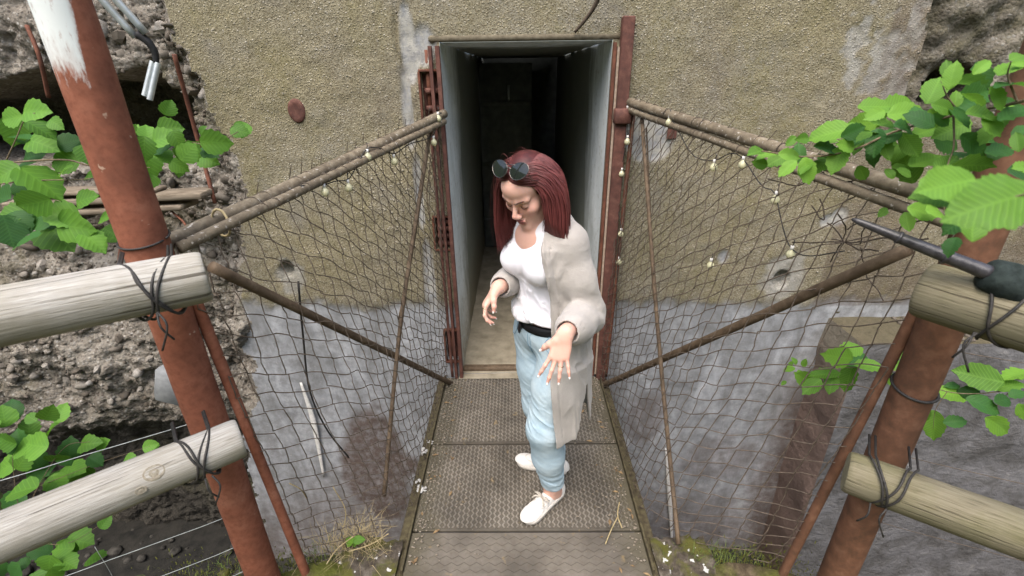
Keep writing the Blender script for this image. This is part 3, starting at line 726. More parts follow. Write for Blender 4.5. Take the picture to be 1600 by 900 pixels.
obj("front_face", rough_face((bx, by0, -2), (2.9, 0, 0), (0, 0, bz+2), 90, 90, (0, -1, 0), .02, 5), BM, bt)
obj("top_face", rough_face((bx, by0, bz), (2.9, 0, 0), (0, by1-by0+.3, .0), 90, 24, (0, 0, 1), .012, 8), BM, bt)
ps = []
for _ in range(500):
    v, f = rock(int(rng.integers(99)), 1, .5); x_, y_ = rng.uniform(2.3, 4.2), rng.uniform(2.35, 2.64)
    ps.append((v*rng.uniform(.006, .02)+V(x_, y_, bz+.006), f))
o = obj("gravel", join(ps), M['stone'], bt); o['kind'] = 'stuff'

# ================================================================== FOOTBRIDGE
br = thing('footbridge', 'narrow rusty steel footbridge of three treaded plates leading to the doorway', 'footbridge', (0, 1.85, -.06))
HW = .505
def strands_y(x0, x1, y0, y1, px, py, w, h, z):       # zigzags running along y: expanded metal
    vs, fs, n = [], [], 0
    cols = int((x1-x0)/px)
    yy = np.arange(y0, y1+1e-6, py/2)
    for i in range(cols+1):
        for s_ in (1,):
            xx = x0+i*px+px/2*((np.arange(len(yy))+i) % 2)
            q = np.stack([xx, yy, np.full_like(yy, z)], -1)
            prof = [(-w/2, 0), (-w/4, h), (w/4, h), (w/2, 0)]
            a = np.stack([q+V(dx, 0, dz) for dx, dz in prof], 1).reshape(-1, 3)
            vs.append(a); k = len(yy)
            fs += [(n+i_*4+j, n+(i_+1)*4+j, n+(i_+1)*4+j+1, n+i_*4+j+1) for i_ in range(k-1) for j in range(3)]
            n += len(a)
    return np.concatenate(vs), fs
def plate(y0, y1, kind):
    o = obj("tread_plate", bevbox((0, (y0+y1)/2, -.012), (2*HW, y1-y0-.004, .016), .003), M['tread_base' if kind == 0 else 'tread_near'], br, False)
    if kind == 0: vf = strands_y(-HW+.01, HW-.03, y0+.012, y1-.012, .0205, .031, .0088, .005, -.0042)
    else:
        vf = strands_y(y0+.012, y1-.03, -HW+.01, HW-.012, .030, .052, .0040, .0012, -.0042)
        v = vf[0]; vf = (np.stack([v[:, 1], v[:, 0], v[:, 2]], -1), [f[::-1] for f in vf[1]])
    t = obj("tread_relief", vf, M['tread' if kind == 0 else 'tread_base'], o, False); t['kind'] = 'stuff'
plate(2.008, 2.625, 0); plate(1.466, 2.002, 0); plate(.75, 1.460, 1)
for s_ in (-1, 1):
    ps = [bevbox((s_*(HW+.006), 1.95, -.004), (.010, 1.36, .036), .002), bevbox((s_*(HW+.03), 1.95, -.075), (.05, 1.36, .11), .004)]
    obj("side_beam", join(ps), M['beam'], br, False)
for yy in (1.55, 2.0, 2.45): obj("cross_beam", bevbox((0, yy, -.06), (2*HW, .05, .06), .004), M['rust'], br, False)
obj("landing_strip", sheet((-.42, 2.60, .004), (.46, 2.60, .004), (.46, 2.70, .012), (-.42, 2.70, .012), 40, 6, .006, 2, 7), M['concrete'], br)
ps = []                                               # grit, leaf crumbs along the edges
for _ in range(900):
    s_ = 1 if rng.random() < .5 else -1; e = abs(rng.normal(0, .045)); y_ = rng.uniform(1.3, 2.62)
    if rng.random() < .22: y_ = rng.normal(2.56, .03); s_ = 1; e = rng.uniform(0, 1)
    if rng.random() < .3: e = rng.uniform(0, .5)*.6
    v, f = rock(int(rng.integers(30)), 1, .6); ps.append((v*rng.uniform(.0015, .006)*V(1.3, 1, .6)+V(s_*(HW-.012-e), y_, .003), f))
o = obj("grit", join(ps), m_plain("grit_mat", (.10, .075, .05), (.36, .32, .26), 200, .95, .2), br); o['kind'] = 'stuff'
for px, py, s_ in [(663, 705, .026), (660, 764, .028), (655, 752, .016), (672, 690, .014)]:
    p = atZ(px, py, .006); ps = []
    for _ in range(7):
        v, f = rock(int(rng.integers(50)), 2, .7); ps.append((v*V(s_*rng.uniform(.2, .6), s_*rng.uniform(.2, .6), .0018)+p+V(*rng.normal(0, s_*.5, 2), .001), f))
    obj("bird_dropping", join(ps), M["dropping"], br)
fl = []
for _ in range(46):
    s_ = 1 if rng.random() < .5 else -1; x_ = s_*(HW-.02-abs(rng.normal(0, .08))); y_ = rng.uniform(1.2, 2.58); a_ = rng.uniform(0, 6.28); L_ = rng.uniform(.008, .02)
    d_ = V(math.cos(a_), math.sin(a_), 0); w_ = V(-d_[1], d_[0], 0)*.38
    fl.append((np.array([V(x_, y_, .003)-d_*L_, V(x_, y_, .007)+w_*L_, V(x_, y_, .004)+d_*L_, V(x_, y_, .007)-w_*L_, V(x_, y_, .0025)]), [(0, 4, 1), (4, 2, 1), (4, 3, 2), (0, 3, 4)]))
o = obj("leaf_litter", join(fl), m_plain("dead_leaf_mat", (.10, .06, .03), (.30, .21, .11), 40, .9, .3), br); o['kind'] = 'stuff'
# dry stalk lying on the right edge
tag(obj("dry_stalk", join([tube(spline([atZ(968, 785, .03), atZ(965, 805, .02), atZ(972, 825, .015)], 10), .003, 5), tube(spline([atZ(966, 806, .02), atZ(955, 828, .012), atZ(946, 850, .01)], 10), .0028, 5)]), M['straw'], origin=atZ(966, 806, .01)), 'forked dry straw stalk lying on the right edge of the bridge plates', 'stalk')

# ================================================================== POSTS AND LOG RAILS
def post(name, label, x, y, mat, z0, z1):
    t = thing(name, label, 'post', (x, y, z0), 'tall rusty tube posts at the bridge head')
    zz = np.linspace(z0, z1, 60); P_ = np.stack([x+.003*fbm(zz*2, x), y+.003*fbm(zz*2, x+3), zz], -1)
    v, f = tube(P_, .0555, 28)
    v = v+.0012*fbm(v[:, 0]*30, v[:, 1]*30, v[:, 2]*12)[:, None]
    obj("tube", (v, f), mat, t)
    return t
PL = V(-1.024, 1.2, 0); PR = V(1.18, 1.2, 0)
tl = post('rusty_post', 'tall rust red tube post with white paint on its upper end, left of the bridge', PL[0], PL[1], M['post_white'], -.3, 2.55)
tr_ = post('rusty_post', 'tall rust brown tube post behind green leaves, right of the bridge', PR[0], PR[1], M['post_brown'], -.3, 2.55)
# two welded lugs on the left post's shaded side
if 0: obj("welded_strip", tube([(-1.068, 1.165, 1.84), (-1.072, 1.165, 1.78), (-1.072, 1.165, 1.70), (-1.068, 1.165, 1.64)], .011, 8), M['post'], tl)
obj("wire_ring", tube(np.array([(PL[0]+.059*math.cos(a_), PL[1]+.059*math.sin(a_), 1.455+.01*math.sin(a_)) for a_ in np.linspace(0, 6.1, 26)]), .003, 5), M['lash'], tl)
obj("wire_ring", tube(np.array([(PR[0]+.059*math.cos(a_), PR[1]+.059*math.sin(a_), .955+.012*math.sin(a_)) for a_ in np.linspace(0, 6.1, 26)]), .0045, 5), M['lash'], tr_)
obj("wire_ring", tube(np.array([(PR[0]+.059*math.cos(a_), PR[1]+.059*math.sin(a_), 1.50+.012*math.sin(a_)) for a_ in np.linspace(0, 6.1, 26)]), .003, 5), M['lash'], tr_)
def log(label, A, B, r, group, seed, endr=1.0, extra=1.3):
    group_side = -1 if seed < 3 else 1
    A, B = np.asarray(A, float), np.asarray(B, float); d = nrm(B-A); B = A+d*(np.linalg.norm(B-A)*extra)
    t = thing('log_rail', label, 'log', A, group)
    L_ = np.linalg.norm(B-A); n, m = 70, 36
    s_ = np.r_[0, .003, .010, .02, np.linspace(.03, L_, n-4)]
    prof = np.r_[.90, .955, .985, .997, np.ones(n-4)]
    T, A_, B_ = frames(np.stack([A+d*q for q in s_]))
    th = np.arange(m)/m*2*math.pi
    rad = r*prof[:, None]*(1+.02*fbm(s_[:, None]*3, np.cos(th)[None]*1.2+seed, np.sin(th)[None]*1.2)+.010*fbm(s_[:, None]*2, np.cos(th)[None]*6+seed, np.sin(th)[None]*6))
    bow = .008*np.sin(s_*2.1+seed)
    v = A+d*s_[:, None, None]+rad[..., None]*(np.cos(th)[None, :, None]*A_[:, None]+np.sin(th)[None, :, None]*B_[:, None])+V(0, 0, 1)*bow[:, None, None]
    v = v.reshape(-1, 3); f = grid_faces(n, m, True)
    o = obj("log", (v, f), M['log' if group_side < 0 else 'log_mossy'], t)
    uv = np.stack([np.repeat(s_, m)+seed*3.3, np.tile(np.minimum(np.arange(m), m-np.arange(m))/m*.45*1.0, n)+seed], -1); set_uv(o, uv)
    ring0 = v[:m]; c_ = ring0.mean(0)
    ev = np.concatenate([ring0, c_+(ring0-c_)*.6-d*.001, c_+(ring0-c_)*.25-d*.0015, [c_-d*.002]])
    ef = [(i*m+j, i*m+(j+1) % m, (i+1)*m+(j+1) % m, (i+1)*m+j) for i in range(2) for j in range(m)]+[(2*m+j, 2*m+(j+1) % m, 3*m) for j in range(m)]
    obj("sawn_end", (ev, ef), M['wood_end' if group_side < 0 else 'wood_end_mossy'], t)
    return t, A, d, r
LG = 'round log rails lashed to the posts'
def lash(t, A, d, r, s0, w, post_c, n=3, seed=0):
    toward = nrm(np.array([post_c[0], post_c[1], 0])-np.array([*(A+d*s0)[:2], 0])); toward = nrm(toward-d*np.dot(toward, d))
    front = -toward; up = nrm(np.cross(front, d)); up = up if up[2] > 0 else -up
    r0 = np.random.default_rng(seed)
    for sg in (1, -1):
        for k_ in range(n):
            o_ = r0.normal(0, .008); th = np.linspace(-1.9, 1.9, 22)
            s_ = s0+o_+sg*w*(th/1.9)*r0.uniform(.85, 1.15)+.004*np.sin(th*3+k_)
            rr = r+.004+.002*k_
            P_ = A+d*s_[:, None]+rr*(np.cos(th)[:, None]*front+np.sin(th)[:, None]*up)
            back0 = P_[0]+toward*.10; back1 = P_[-1]+toward*.10
            obj("lashing_wire", tube(np.vstack([back0, P_, back1]), .0034, 5), M['lash'], t)
    # loose ends
    for k_ in range(2):
        q = A+d*(s0+r0.normal(0, .02))+front*(r+.006)-up*r*.5
        obj("lashing_wire", tube(spline([q, q+front*.02-up*.03-d*.01*k_, q+front*.012-up*(.07+.02*k_)+d*.03*(k_-.5)], 9), .0026, 5), M['lash'], t)
A1, B1 = atY(326, 434, 1.07), None
def logdir(a, b, Y): p = atY(*a, Y); return p, atZ(*b, p[2])
PLc, PRc = PL, PR
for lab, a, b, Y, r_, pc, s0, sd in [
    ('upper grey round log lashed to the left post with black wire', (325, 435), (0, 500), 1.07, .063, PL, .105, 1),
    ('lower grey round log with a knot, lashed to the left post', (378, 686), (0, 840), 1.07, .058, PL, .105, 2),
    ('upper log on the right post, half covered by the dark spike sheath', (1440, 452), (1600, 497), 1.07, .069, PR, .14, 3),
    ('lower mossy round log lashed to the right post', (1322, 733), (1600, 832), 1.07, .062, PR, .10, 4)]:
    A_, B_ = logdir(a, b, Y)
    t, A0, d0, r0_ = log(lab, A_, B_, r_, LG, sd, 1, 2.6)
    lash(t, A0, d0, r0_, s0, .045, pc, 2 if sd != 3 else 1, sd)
    if sd == 2:
        front = nrm(CAM-(A0+d0*.2)); front = nrm(front-d0*np.dot(front, d0)); up = np.cross(front, d0)
        for s_, ang, kr in [(.205, -.1, .017), (.24, .42, .009)]:
            c_ = A0+d0*s_+(r0_+.0005)*(math.cos(ang)*front+math.sin(ang)*up*(1 if up[2] < 0 else -1)); nn = nrm(c_-A0-d0*s_)
            e1 = d0; e2 = np.cross(nn, e1); th = np.arange(20)/20*6.283
            rg = lambda q, h: c_+nn*h+q*kr*(1.35*np.cos(th)[:, None]*e1+np.sin(th)[:, None]*e2)
            kv = np.concatenate([rg(1.25, -.003), rg(1, .0035), rg(.75, .0005), rg(.4, .0028), [c_+nn*.0018]])
            kf = [(i*20+j, i*20+(j+1) % 20, (i+1)*20+(j+1) % 20, (i+1)*20+j) for i in range(3) for j in range(20)]+[(60+j, 60+(j+1) % 20, 80) for j in range(20)]
            obj("knot", (kv, kf), m_plain("knot_mat_%d" % int(kr*1000), (.19, .165, .12), (.33, .30, .235), 160, .9, .4), t)

# ================================================================== MESH RAILINGS
def railing(side):
    s = -1 if side == 'left' else 1
    if s < 0:
        lab = 'chain-link mesh railing with twin pipe rails on the left of the footbridge'
        top_a, top_b = atY(694, 178, 2.60), atY(262, 380, 1.30); sec_a, sec_b = atY(694, 190, 2.58), atY(280, 388, 1.24)
        b_a, b_b = atY(332, 417, 1.24), atY(706, 600, 2.58)
        rod_a, rod_b = atY(300, 455, 1.25), V(-.88, 1.25, -.06)
        low = [V(-.50, 2.60, .01), V(-.525, 2.2, .0), V(-.53, 1.8, .0), V(-.56, 1.52, .0), V(-.86, 1.27, .03)]
        stk = [atY(672, 205, 2.5), V(-.60, 2.05, .75), atZ(600, 775, .03)]
    else:
        lab = 'chain-link mesh railing with twin pipe rails on the right of the footbridge'
        top_a, top_b = atY(984, 160, 2.60), atY(1490, 318, 1.22); sec_a, sec_b = atY(984, 172, 2.58), atY(1490, 352, 1.20)
        b_a, b_b = atY(1420, 390, 1.24), atY(938, 604, 2.58)
        rod_a, rod_b = atY(1440, 470, 1.25), V(1.008, 1.25, -.06)
        low = [V(.50, 2.60, .01), V(.525, 2.2, .0), V(.53, 1.8, .0), V(.57, 1.50, .0), V(.99, 1.27, .03)]
        stk = [atY(1003, 185, 2.5), atY(1030, 540, 2.0), atZ(1060, 850, .02)]
    t = thing('mesh_railing', lab, 'railing', low[2], 'mesh railings along the footbridge')
    wob = lambda a, b, n=30, amp=.004: (lambda P_: P_+amp*np.stack([fbm(P_[:, 1]*3, 1.), 0*P_[:, 0], fbm(P_[:, 1]*3, 5.)], -1))(line(a, b, n))
    obj("top_rail", tube(wob(top_a, top_b), .0225, 14), M['pipe'], t)
    obj("lower_rail", tube(wob(sec_a, sec_b), .0165, 12), M['pipe'], t)
    obj("brace", tube(wob(b_a, b_b), .0165 if s < 0 else .018, 12), M['pipe_dark'], t)
    obj("end_rod", tube(wob(rod_a, rod_b), .017, 12), M['post'] if s < 0 else M['post_brown'], t)
    obj("stake", tube(spline(stk, 24), .0105, 8), M['pipe_dark'], t)
    # surface between the lower rail and the bridge edge
    LOW = spline(low, 60)
    def S(u, v):
        u = np.asarray(u, float); v = np.asarray(v, float)
        tp = np.asarray(sec_a)+(np.asarray(sec_b)-np.asarray(sec_a))*u[..., None]
        i = np.clip(u, 0, 1)*59; i0 = np.clip(np.floor(i).astype(int), 0, 58); f_ = (u*59-i0)[..., None]
        lo = LOW[i0]*(1-f_)+LOW[i0+1]*f_
        return lo+(tp-lo)*v[..., None]
    NU, NVc = 25, 27
    r0 = np.random.default_rng(5 if s < 0 else 6)
    def lattice(i, j):
        """i along the bridge (0 at the wall), j downward; A lines dip toward the viewer near the top and flatten lower down"""
        q = j/NVc
        u = (i+.12*np.sin(j*.5+i*.2)+.9*q*(1-q))/NU
        v = 1-q+(u-.35)*(.36+.80*np.clip(1-q, 0, 1.0))+.005*np.sin(i*1.7+j*.9)
        return u, v
    wires = 0
    for k in range(-NVc, NU+3*NVc):
        pts = []; i, j = k, 0
        start = False; turn = 0
        ii, jj = float(k), -14.0
        seq = []
        while jj <= 2*NVc and ii >= -2:
            seq.append((ii, jj))
            if turn == 0: ii -= 1
            else: jj += 1
            turn ^= 1
        if len(seq) < 3: continue
        dense = []
        for (a_, b_) in zip(seq[:-1], seq[1:]):
            for q in (0.0, .25, .5, .75): dense.append((a_[0]+(b_[0]-a_[0])*q, a_[1]+(b_[1]-a_[1])*q))
        I = np.array([d_[0] for d_ in dense]); J = np.array([d_[1] for d_ in dense])
        U, Vv = lattice(I, J)
        ok = (U > .0) & (U < 1.012) & (Vv > .0) & (Vv < 1.015)
        runs, cur = [], []
        for q in range(len(U)):
            if ok[q]: cur.append(q)
            elif cur: runs.append(cur); cur = []
        if cur: runs.append(cur)
        for rn in runs:
            if len(rn) < 6: continue
            jit = r0.normal(0, .0028, (len(rn)//4+2, 3)); jx = np.arange(len(rn))/4; ja = jx.astype(int); P_ = S(U[rn], Vv[rn])+jit[ja]*(1-(jx-ja))[:, None]+jit[ja+1]*(jx-ja)[:, None]
            bul = np.sin(np.pi*np.clip(Vv[rn], 0, 1))*.016*np.sin(np.pi*U[rn]); P_[:, 0] += s*bul
            P_[:, 0] += .002*np.where(np.arange(len(rn)) % 8 < 4, 1, -1)
            obj("wire", tube(P_, .0020, 4, False), M['wire'], t); wires += 1
    # hooks of wire twisted round the rails
    ps = []
    for u in np.linspace(.04, .8, 24):
        c_ = np.asarray(sec_a)+(np.asarray(sec_b)-np.asarray(sec_a))*u; c2 = np.asarray(top_a)+(np.asarray(top_b)-np.asarray(top_a))*u
        a_ = np.linspace(-.6, 4.2, 10); sl_ = r0.uniform(-.02, .02)
        if r0.random() < .75: ps.append(tube(np.stack([c_+.019*V(math.cos(q), 0, math.sin(q))+V(0, sl_*q/4, 0) for q in a_]), .0016, 4, False))
        if r0.random() < .75:
            a2 = np.linspace(-1.2, 3.2, 9); ps.append(tube(np.stack([c2+.0245*V(math.cos(q), 0, math.sin(q))+V(0, sl_*q/4, 0) for q in a2]+[c2+V(s*.01, 0, .045+r0.uniform(0, .02))]), .0015, 4, False))
    o = obj("tie_wires", join(ps), M['wire'], t); o['kind'] = 'stuff'
    # tube at the doorway
    if s > 0:
        obj("door_post", bevbox((.515, 2.615, 1.03), (.060, .05, 2.10), .004), M['rust_red'], t, False)
        obj("clamp", bevbox((.518, 2.600, 1.63), (.085, .07, .075), .006), M['rust_red'], t)
        obj("thin_post", tube(wob((.575, 2.595, 1.64), (.545, 2.595, .02)), .011, 8), M['rust'], t)
        ps = [tube(spline([atY(*q) for q in pts], 24), r_, 5) for pts, r_ in [([(1010, 200, 2.5), (1016, 330, 2.4), (1020, 450, 2.3), (1034, 560, 2.2)], .004)]]
    else:
        obj("thin_post", tube(wob((-.475, 2.600, 1.62), (-.462, 2.600, .02)), .009, 8), M['rust_red'], t)
        obj("binding_wire", tube(np.array([(lambda c_: c_+.043*V(math.cos(a_)*.7, 0, math.sin(a_))+V(0, .02*math.sin(a_*.5), 0))((np.asarray(sec_a)*.1+np.asarray(sec_b)*.9+np.asarray(top_a)*.1+np.asarray(top_b)*.9)/2) for a_ in np.linspace(0, 6.28, 24)]), .004, 6), M['straw'], t)
        ps = [tube(spline([atY(*q) for q in pts], 24), r_, 5) for pts, r_ in [([(672, 200, 2.5), (664, 260, 2.45), (655, 330, 2.42), (640, 420, 2.38), (622, 500, 2.3)], .004), ([(690, 195, 2.55), (668, 290, 2.5), (672, 345, 2.5)], .003)]]
    for p_ in ps: obj("loose_wire", p_, M['pipe_dark'], t)
    if s < 0:
        obj("loose_wire", tube(spline([atY(*q) for q in [(466, 440, 1.62), (474, 530, 1.64), (484, 610, 1.7), (510, 670, 1.78), (545, 715, 1.85)]], 30), .0042, 6), M['lash'], t)
    return t, sec_a, sec_b
rail_l, SLa, SLb = railing('left'); rail_r, SRa, SRb = railing('right')

# ------------------------------------------------------------------ strings of small bulbs
def garland(label, sa, sb, pxs, cable_px, group):
    n_ = nrm(np.cross(np.asarray(sb)-np.asarray(sa), V(0, 0, 1)))
    pts = [at_plane(px, py, np.asarray(sa), n_)+n_*0 for px, py in cable_px]
    t = thing('string_lights', label, 'string lights', pts[0], group)
    toc = lambda p: p+nrm(CAM-p)*.012
    obj("cable", tube(spline([toc(p) for p in pts], 60), .0022, 5), M['lash'], t)
    for px, py in pxs:
        p = toc(at_plane(px, py, np.asarray(sa), n_)); r_ = .0160
        prof = [(0, -r_), (r_*.6, -r_*.8), (r_, -.1*r_), (r_*.85, r_*.55), (r_*.45, r_*1.05), (r_*.40, r_*1.25)]
        th = np.arange(12)/12*6.283
        v = np.concatenate([np.stack([p[0]+q*np.cos(th), p[1]+q*np.sin(th), np.full(12, p[2]+z_)], -1) for q, z_ in prof])
        f = [(i*12+j, i*12+(j+1) % 12, (i+1)*12+(j+1) % 12, (i+1)*12+j) for i in range(len(prof)-1) for j in range(12)]
        b_ = obj("bulb", (v, f), M['bulb'], t)
        obj("socket", tube([p+V(0, 0, r_*1.15), p+V(0, 0, r_*2.1)], .0062, 8), M['white'], b_)
        obj("drop_wire", tube([p+V(0, 0, r_*2.05), p+V(.004, 0, r_*2.9), p+V(.001, .004, r_*3.6)], .0018, 5), M['lash'], b_)
    return t
garland('string of small pale bulbs along the left mesh railing', SLa, SLb, [(508, 301), (545, 294), (575, 246), (616, 253), (685, 186), (678, 223)],
        [(690, 176), (684, 180), (676, 212), (640, 225), (616, 240), (596, 232), (573, 233), (556, 262), (544, 280), (525, 283), (507, 288), (470, 290)], 'strings of small bulbs on the railings')
garland('string of small pale bulbs along the right mesh railing and beside the door', SRa, SRb, [(1045, 192), (1115, 262), (1160, 258), (1211, 313), (1235, 398), (980, 176), (980, 222), (971, 272), (963, 320), (970, 366), (967, 410), (1110, 415)],
        [(962, 520), (966, 398), (970, 355), (964, 310), (971, 262), (981, 212), (980, 165), (1010, 178), (1046, 182), (1080, 240), (1114, 251), (1140, 240), (1160, 247), (1190, 290), (1210, 301), (1222, 350), (1235, 386), (1262, 400), (1320, 392)], 'strings of small bulbs on the railings')

# ------------------------------------------------------------------ wire fences outside the posts
def outer_fence(label, p0, dirv, hs, gal, L_, mat, r_, nv, z0, z1):
    t = thing('wire_fence', label, 'fence', p0, 'wire fences outside the log rails')
    d = nrm(V(*dirv))
    for h in hs:
        q = np.linspace(0, 1, 24); P_ = np.asarray(p0)+d*(q*L_)[:, None]+V(0, 0, 1)*(h-p0[2]-.03*np.sin(q*3.1)+.006*fbm(q*9, h))[:, None]
        obj("wire", tube(P_, r_, 5), mat, t)
    for k_ in range(nv):
        s_ = .04+k_*L_/nv; c_ = np.asarray(p0)+d*s_
        zz = np.linspace(z0, z1, 10); P_ = np.stack([c_[0]+.01*fbm(zz*4, k_), c_[1]+.01*fbm(zz*4, k_+9), zz], -1)
        obj("wire", tube(P_, r_*.8, 5), mat, t)
    return t
outer_fence('pale thin wire fence hanging below the left logs', (-1.06, 1.27, .2), (-.85, -.42, 0), [.80, .60, .36, .20, .06], True, 1.6, M['wire_pale'], .0013, 4, .02, .42)
outer_fence('dark wire fence hanging below the right logs', (1.26, 1.28, .2), (.85, -.30, 0), [1.05, .62, .30], True, 1.5, M['wire'], .0014, 2, -.05, 1.15)

# ------------------------------------------------------------------ hanging conduits at the top left
cdt = thing('conduit', 'broken grey metal conduit tubes with a black joint hanging over the rubble', 'conduit', atY(230, 70, 2.38))
for a_, b_ in [((135, -28), (212, 58)), ((160, -25), (228, 52))]:
    obj("metal_tube", tube(line(atY(*a_, 2.30), atY(*b_, 2.36), 6), .0155, 12), M['zinc'], cdt)
obj("rubber_joint", tube(spline([atY(214, 52, 2.36), atY(232, 66, 2.37), atY(242, 82, 2.38), atY(244, 98, 2.38)], 16), np.linspace(.019, .012, 16), 10), M['rubber'], cdt)
for a_, b_ in [((239, 96), (226, 150)), ((247, 98), (234, 156))]:
    a3, b3 = atY(*a_, 2.38), atY(*b_, 2.34)
    k_ = obj("metal_tube", tube(line(a3, b3, 5), .0125, 12, False), M['zinc'], cdt)
    obj("dark_end_disc", tube([b3+(a3-b3)*.03, b3+(a3-b3)*.02], .0122, 12), M['rubber'], k_)  # black disc in the tube mouth, painted in for the dark hollow

# ------------------------------------------------------------------ black spike lying over the right upper log
tip, butt = atY(1331, 342, 1.10), atY(1548, 428, .955)
sp = thing('spike', 'long black tapered spike with a dark cloth sheath lying on the right upper log', 'spike', (tip+butt)/2)
P_ = line(tip, butt, 24); q = np.linspace(0, 1, 24)
obj("rod", tube(P_, np.interp(q, [0, .05, .36, .39, 1], [.003, .0075, .0115, .0125, .0165]), 14), M['spike'], sp)
for u in (.36, .70): c_ = tip+(butt-tip)*u; obj("collar", tube([c_-(butt-tip)*.012, c_+(butt-tip)*.012], .0175 if u > .5 else .0145, 14), M['spike'], sp)
sh = spline([tip+(butt-tip)*.97, atY(1590, 448, .94), atY(1640, 470, .92), atY(1720, 505, .90)], 30)
v, f = tube(sh, np.interp(np.linspace(0, 1, 30), [0, .02, .2, .5, 1], [.020, .034, .043, .050, .055]), 22)
v = v+(.022*fbm(v[:, 0]*26, v[:, 1]*26, v[:, 2]*26))[:, None]*nrm(CAM-butt)
obj("cloth_sheath", (v, f), M['sheath'], sp)

# ================================================================== PLANTS
def leaf_mesh(name, kind, mat, seed, rows=10):
    r0 = np.random.default_rng(seed)
    t = np.linspace(0, 1, rows+1)
    if kind == 'hazel': w = .46*np.sin(np.pi*np.clip(t, 0, 1)**.78)**.62*(1-.32*t**3); w[0] = .10
    else: w = .31*np.sin(np.pi*t**.86)**.75; w[0] = .05
    w[-1] = 0.006
    ser = (.04 if kind == 'hazel' else (.03 if rows < 20 else .014))*np.where(np.arange(rows+1) % 2 == 0, 1, -1); ser[0] = ser[-1] = 0
    cols = np.array([-1, -.66, -.33, 0, .33, .66, 1.0])
    curl = r0.uniform(.05, .40); fold = r0.uniform(.05, .42); bend = r0.uniform(-.08, .08)
    v, uv = [], []
    for i in range(rows+1):
        for c in cols:
            x = c*(w[i]+(ser[i]*r0.uniform(.2, 1.0)+r0.normal(0, .010))*(abs(c) > .9)); y = t[i]+.05*abs(c)*w[i]-(.02*(abs(c) > .9))*(i % 2)
            z = (fold*(.4 if rows > 20 else 1))*abs(x)-curl*(t[i]-.2)**2-.35*curl*x*x+(.004 if kind == 'hazel' else .008)*math.sin((t[i]-.75*abs(x))*rows*2.1)*(.25 if rows > 20 else 1)+.02*r0.normal()*(abs(c) > .5)*.5
            v.append((x+bend*t[i]**2, y-.5, z)); uv.append((c*w[i]/1.0+.5, t[i]))
    me = mesh_data(name, np.array(v), grid_faces(rows+1, len(cols)))
    l = me.uv_layers.new(name="UVMap"); idx = np.zeros(len(me.loops), np.int32); me.loops.foreach_get("vertex_index", idx)
    l.data.foreach_set("uv", np.array(uv, np.float32)[idx].ravel())
    me.materials.append(mat)
    return me
LM = {}
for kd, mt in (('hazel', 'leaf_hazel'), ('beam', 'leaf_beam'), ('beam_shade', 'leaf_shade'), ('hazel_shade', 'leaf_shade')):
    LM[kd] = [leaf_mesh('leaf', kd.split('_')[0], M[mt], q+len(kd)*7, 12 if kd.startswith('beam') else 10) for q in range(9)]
LM['big'] = [leaf_mesh('leaf', 'beam', M['leaf_beam'], 77, 26)]
def put_leaf(parent, px, py, Y, size, ang, kind, r0, facing=.75):
    p = atY(px, py, Y); L_ = size*np.dot(p-CAM, cam_f)/F_PX
    view = nrm(CAM-p); rt = cam_r; up = cam_u
    a = R(ang+r0.normal(0, 8)); tipd = math.cos(a)*rt+math.sin(a)*up+view*r0.normal(.05, .25); tipd = nrm(tipd)
    nn = view*facing+V(0, 0, 1)*.55+r0.normal(0, .36, 3); nn = nrm(nn-tipd*np.dot(nn, tipd)); xx = np.cross(tipd, nn)
    m = Matrix(((xx[0], tipd[0], nn[0]), (xx[1], tipd[1], nn[1]), (xx[2], tipd[2], nn[2])))
    ms = LM[kind]; L_ *= 1.05
    inst("leaf", ms[int(r0.integers(len(ms)))], parent, p, m.to_quaternion(), (L_*r0.uniform(.9, 1.1), L_, L_))
def branch(name, label, cat, Y, leaves, twigs, kind, seed, group=None, jit=.07, extra=.55):
    r0 = np.random.default_rng(seed)
    t = thing(name, label, cat, atY(*twigs[0][0][0][:2], Y), group)
    for pts, r_ in twigs:
        P_ = spline([atY(q[0], q[1], q[2] if len(q) > 2 else Y) for q in pts], 6*len(pts))
        obj("twig", tube(P_, np.linspace(r_, r_*.4, len(P_))*.55, 6), M['twig'], t)
    for L_ in leaves:
        px, py, sz, ang = L_[:4]; kd = L_[4] if len(L_) > 4 and L_[4] else kind; yy = L_[5] if len(L_) > 5 else Y+r0.normal(0, jit)
        put_leaf(t, px, py, yy, sz*((.80 if kind == 'hazel' else .90) if sz < 90 else 1), ang, kd, r0)
        if sz < 90 and r0.random() < extra: put_leaf(t, px+r0.normal(0, sz*.55), py+r0.normal(0, sz*.45), yy+.04, sz*r0.uniform(.55, .85), ang+r0.normal(0, 45), kd if r0.random() < .6 else kind, r0)
    return t
hs = 'hazel_shade'
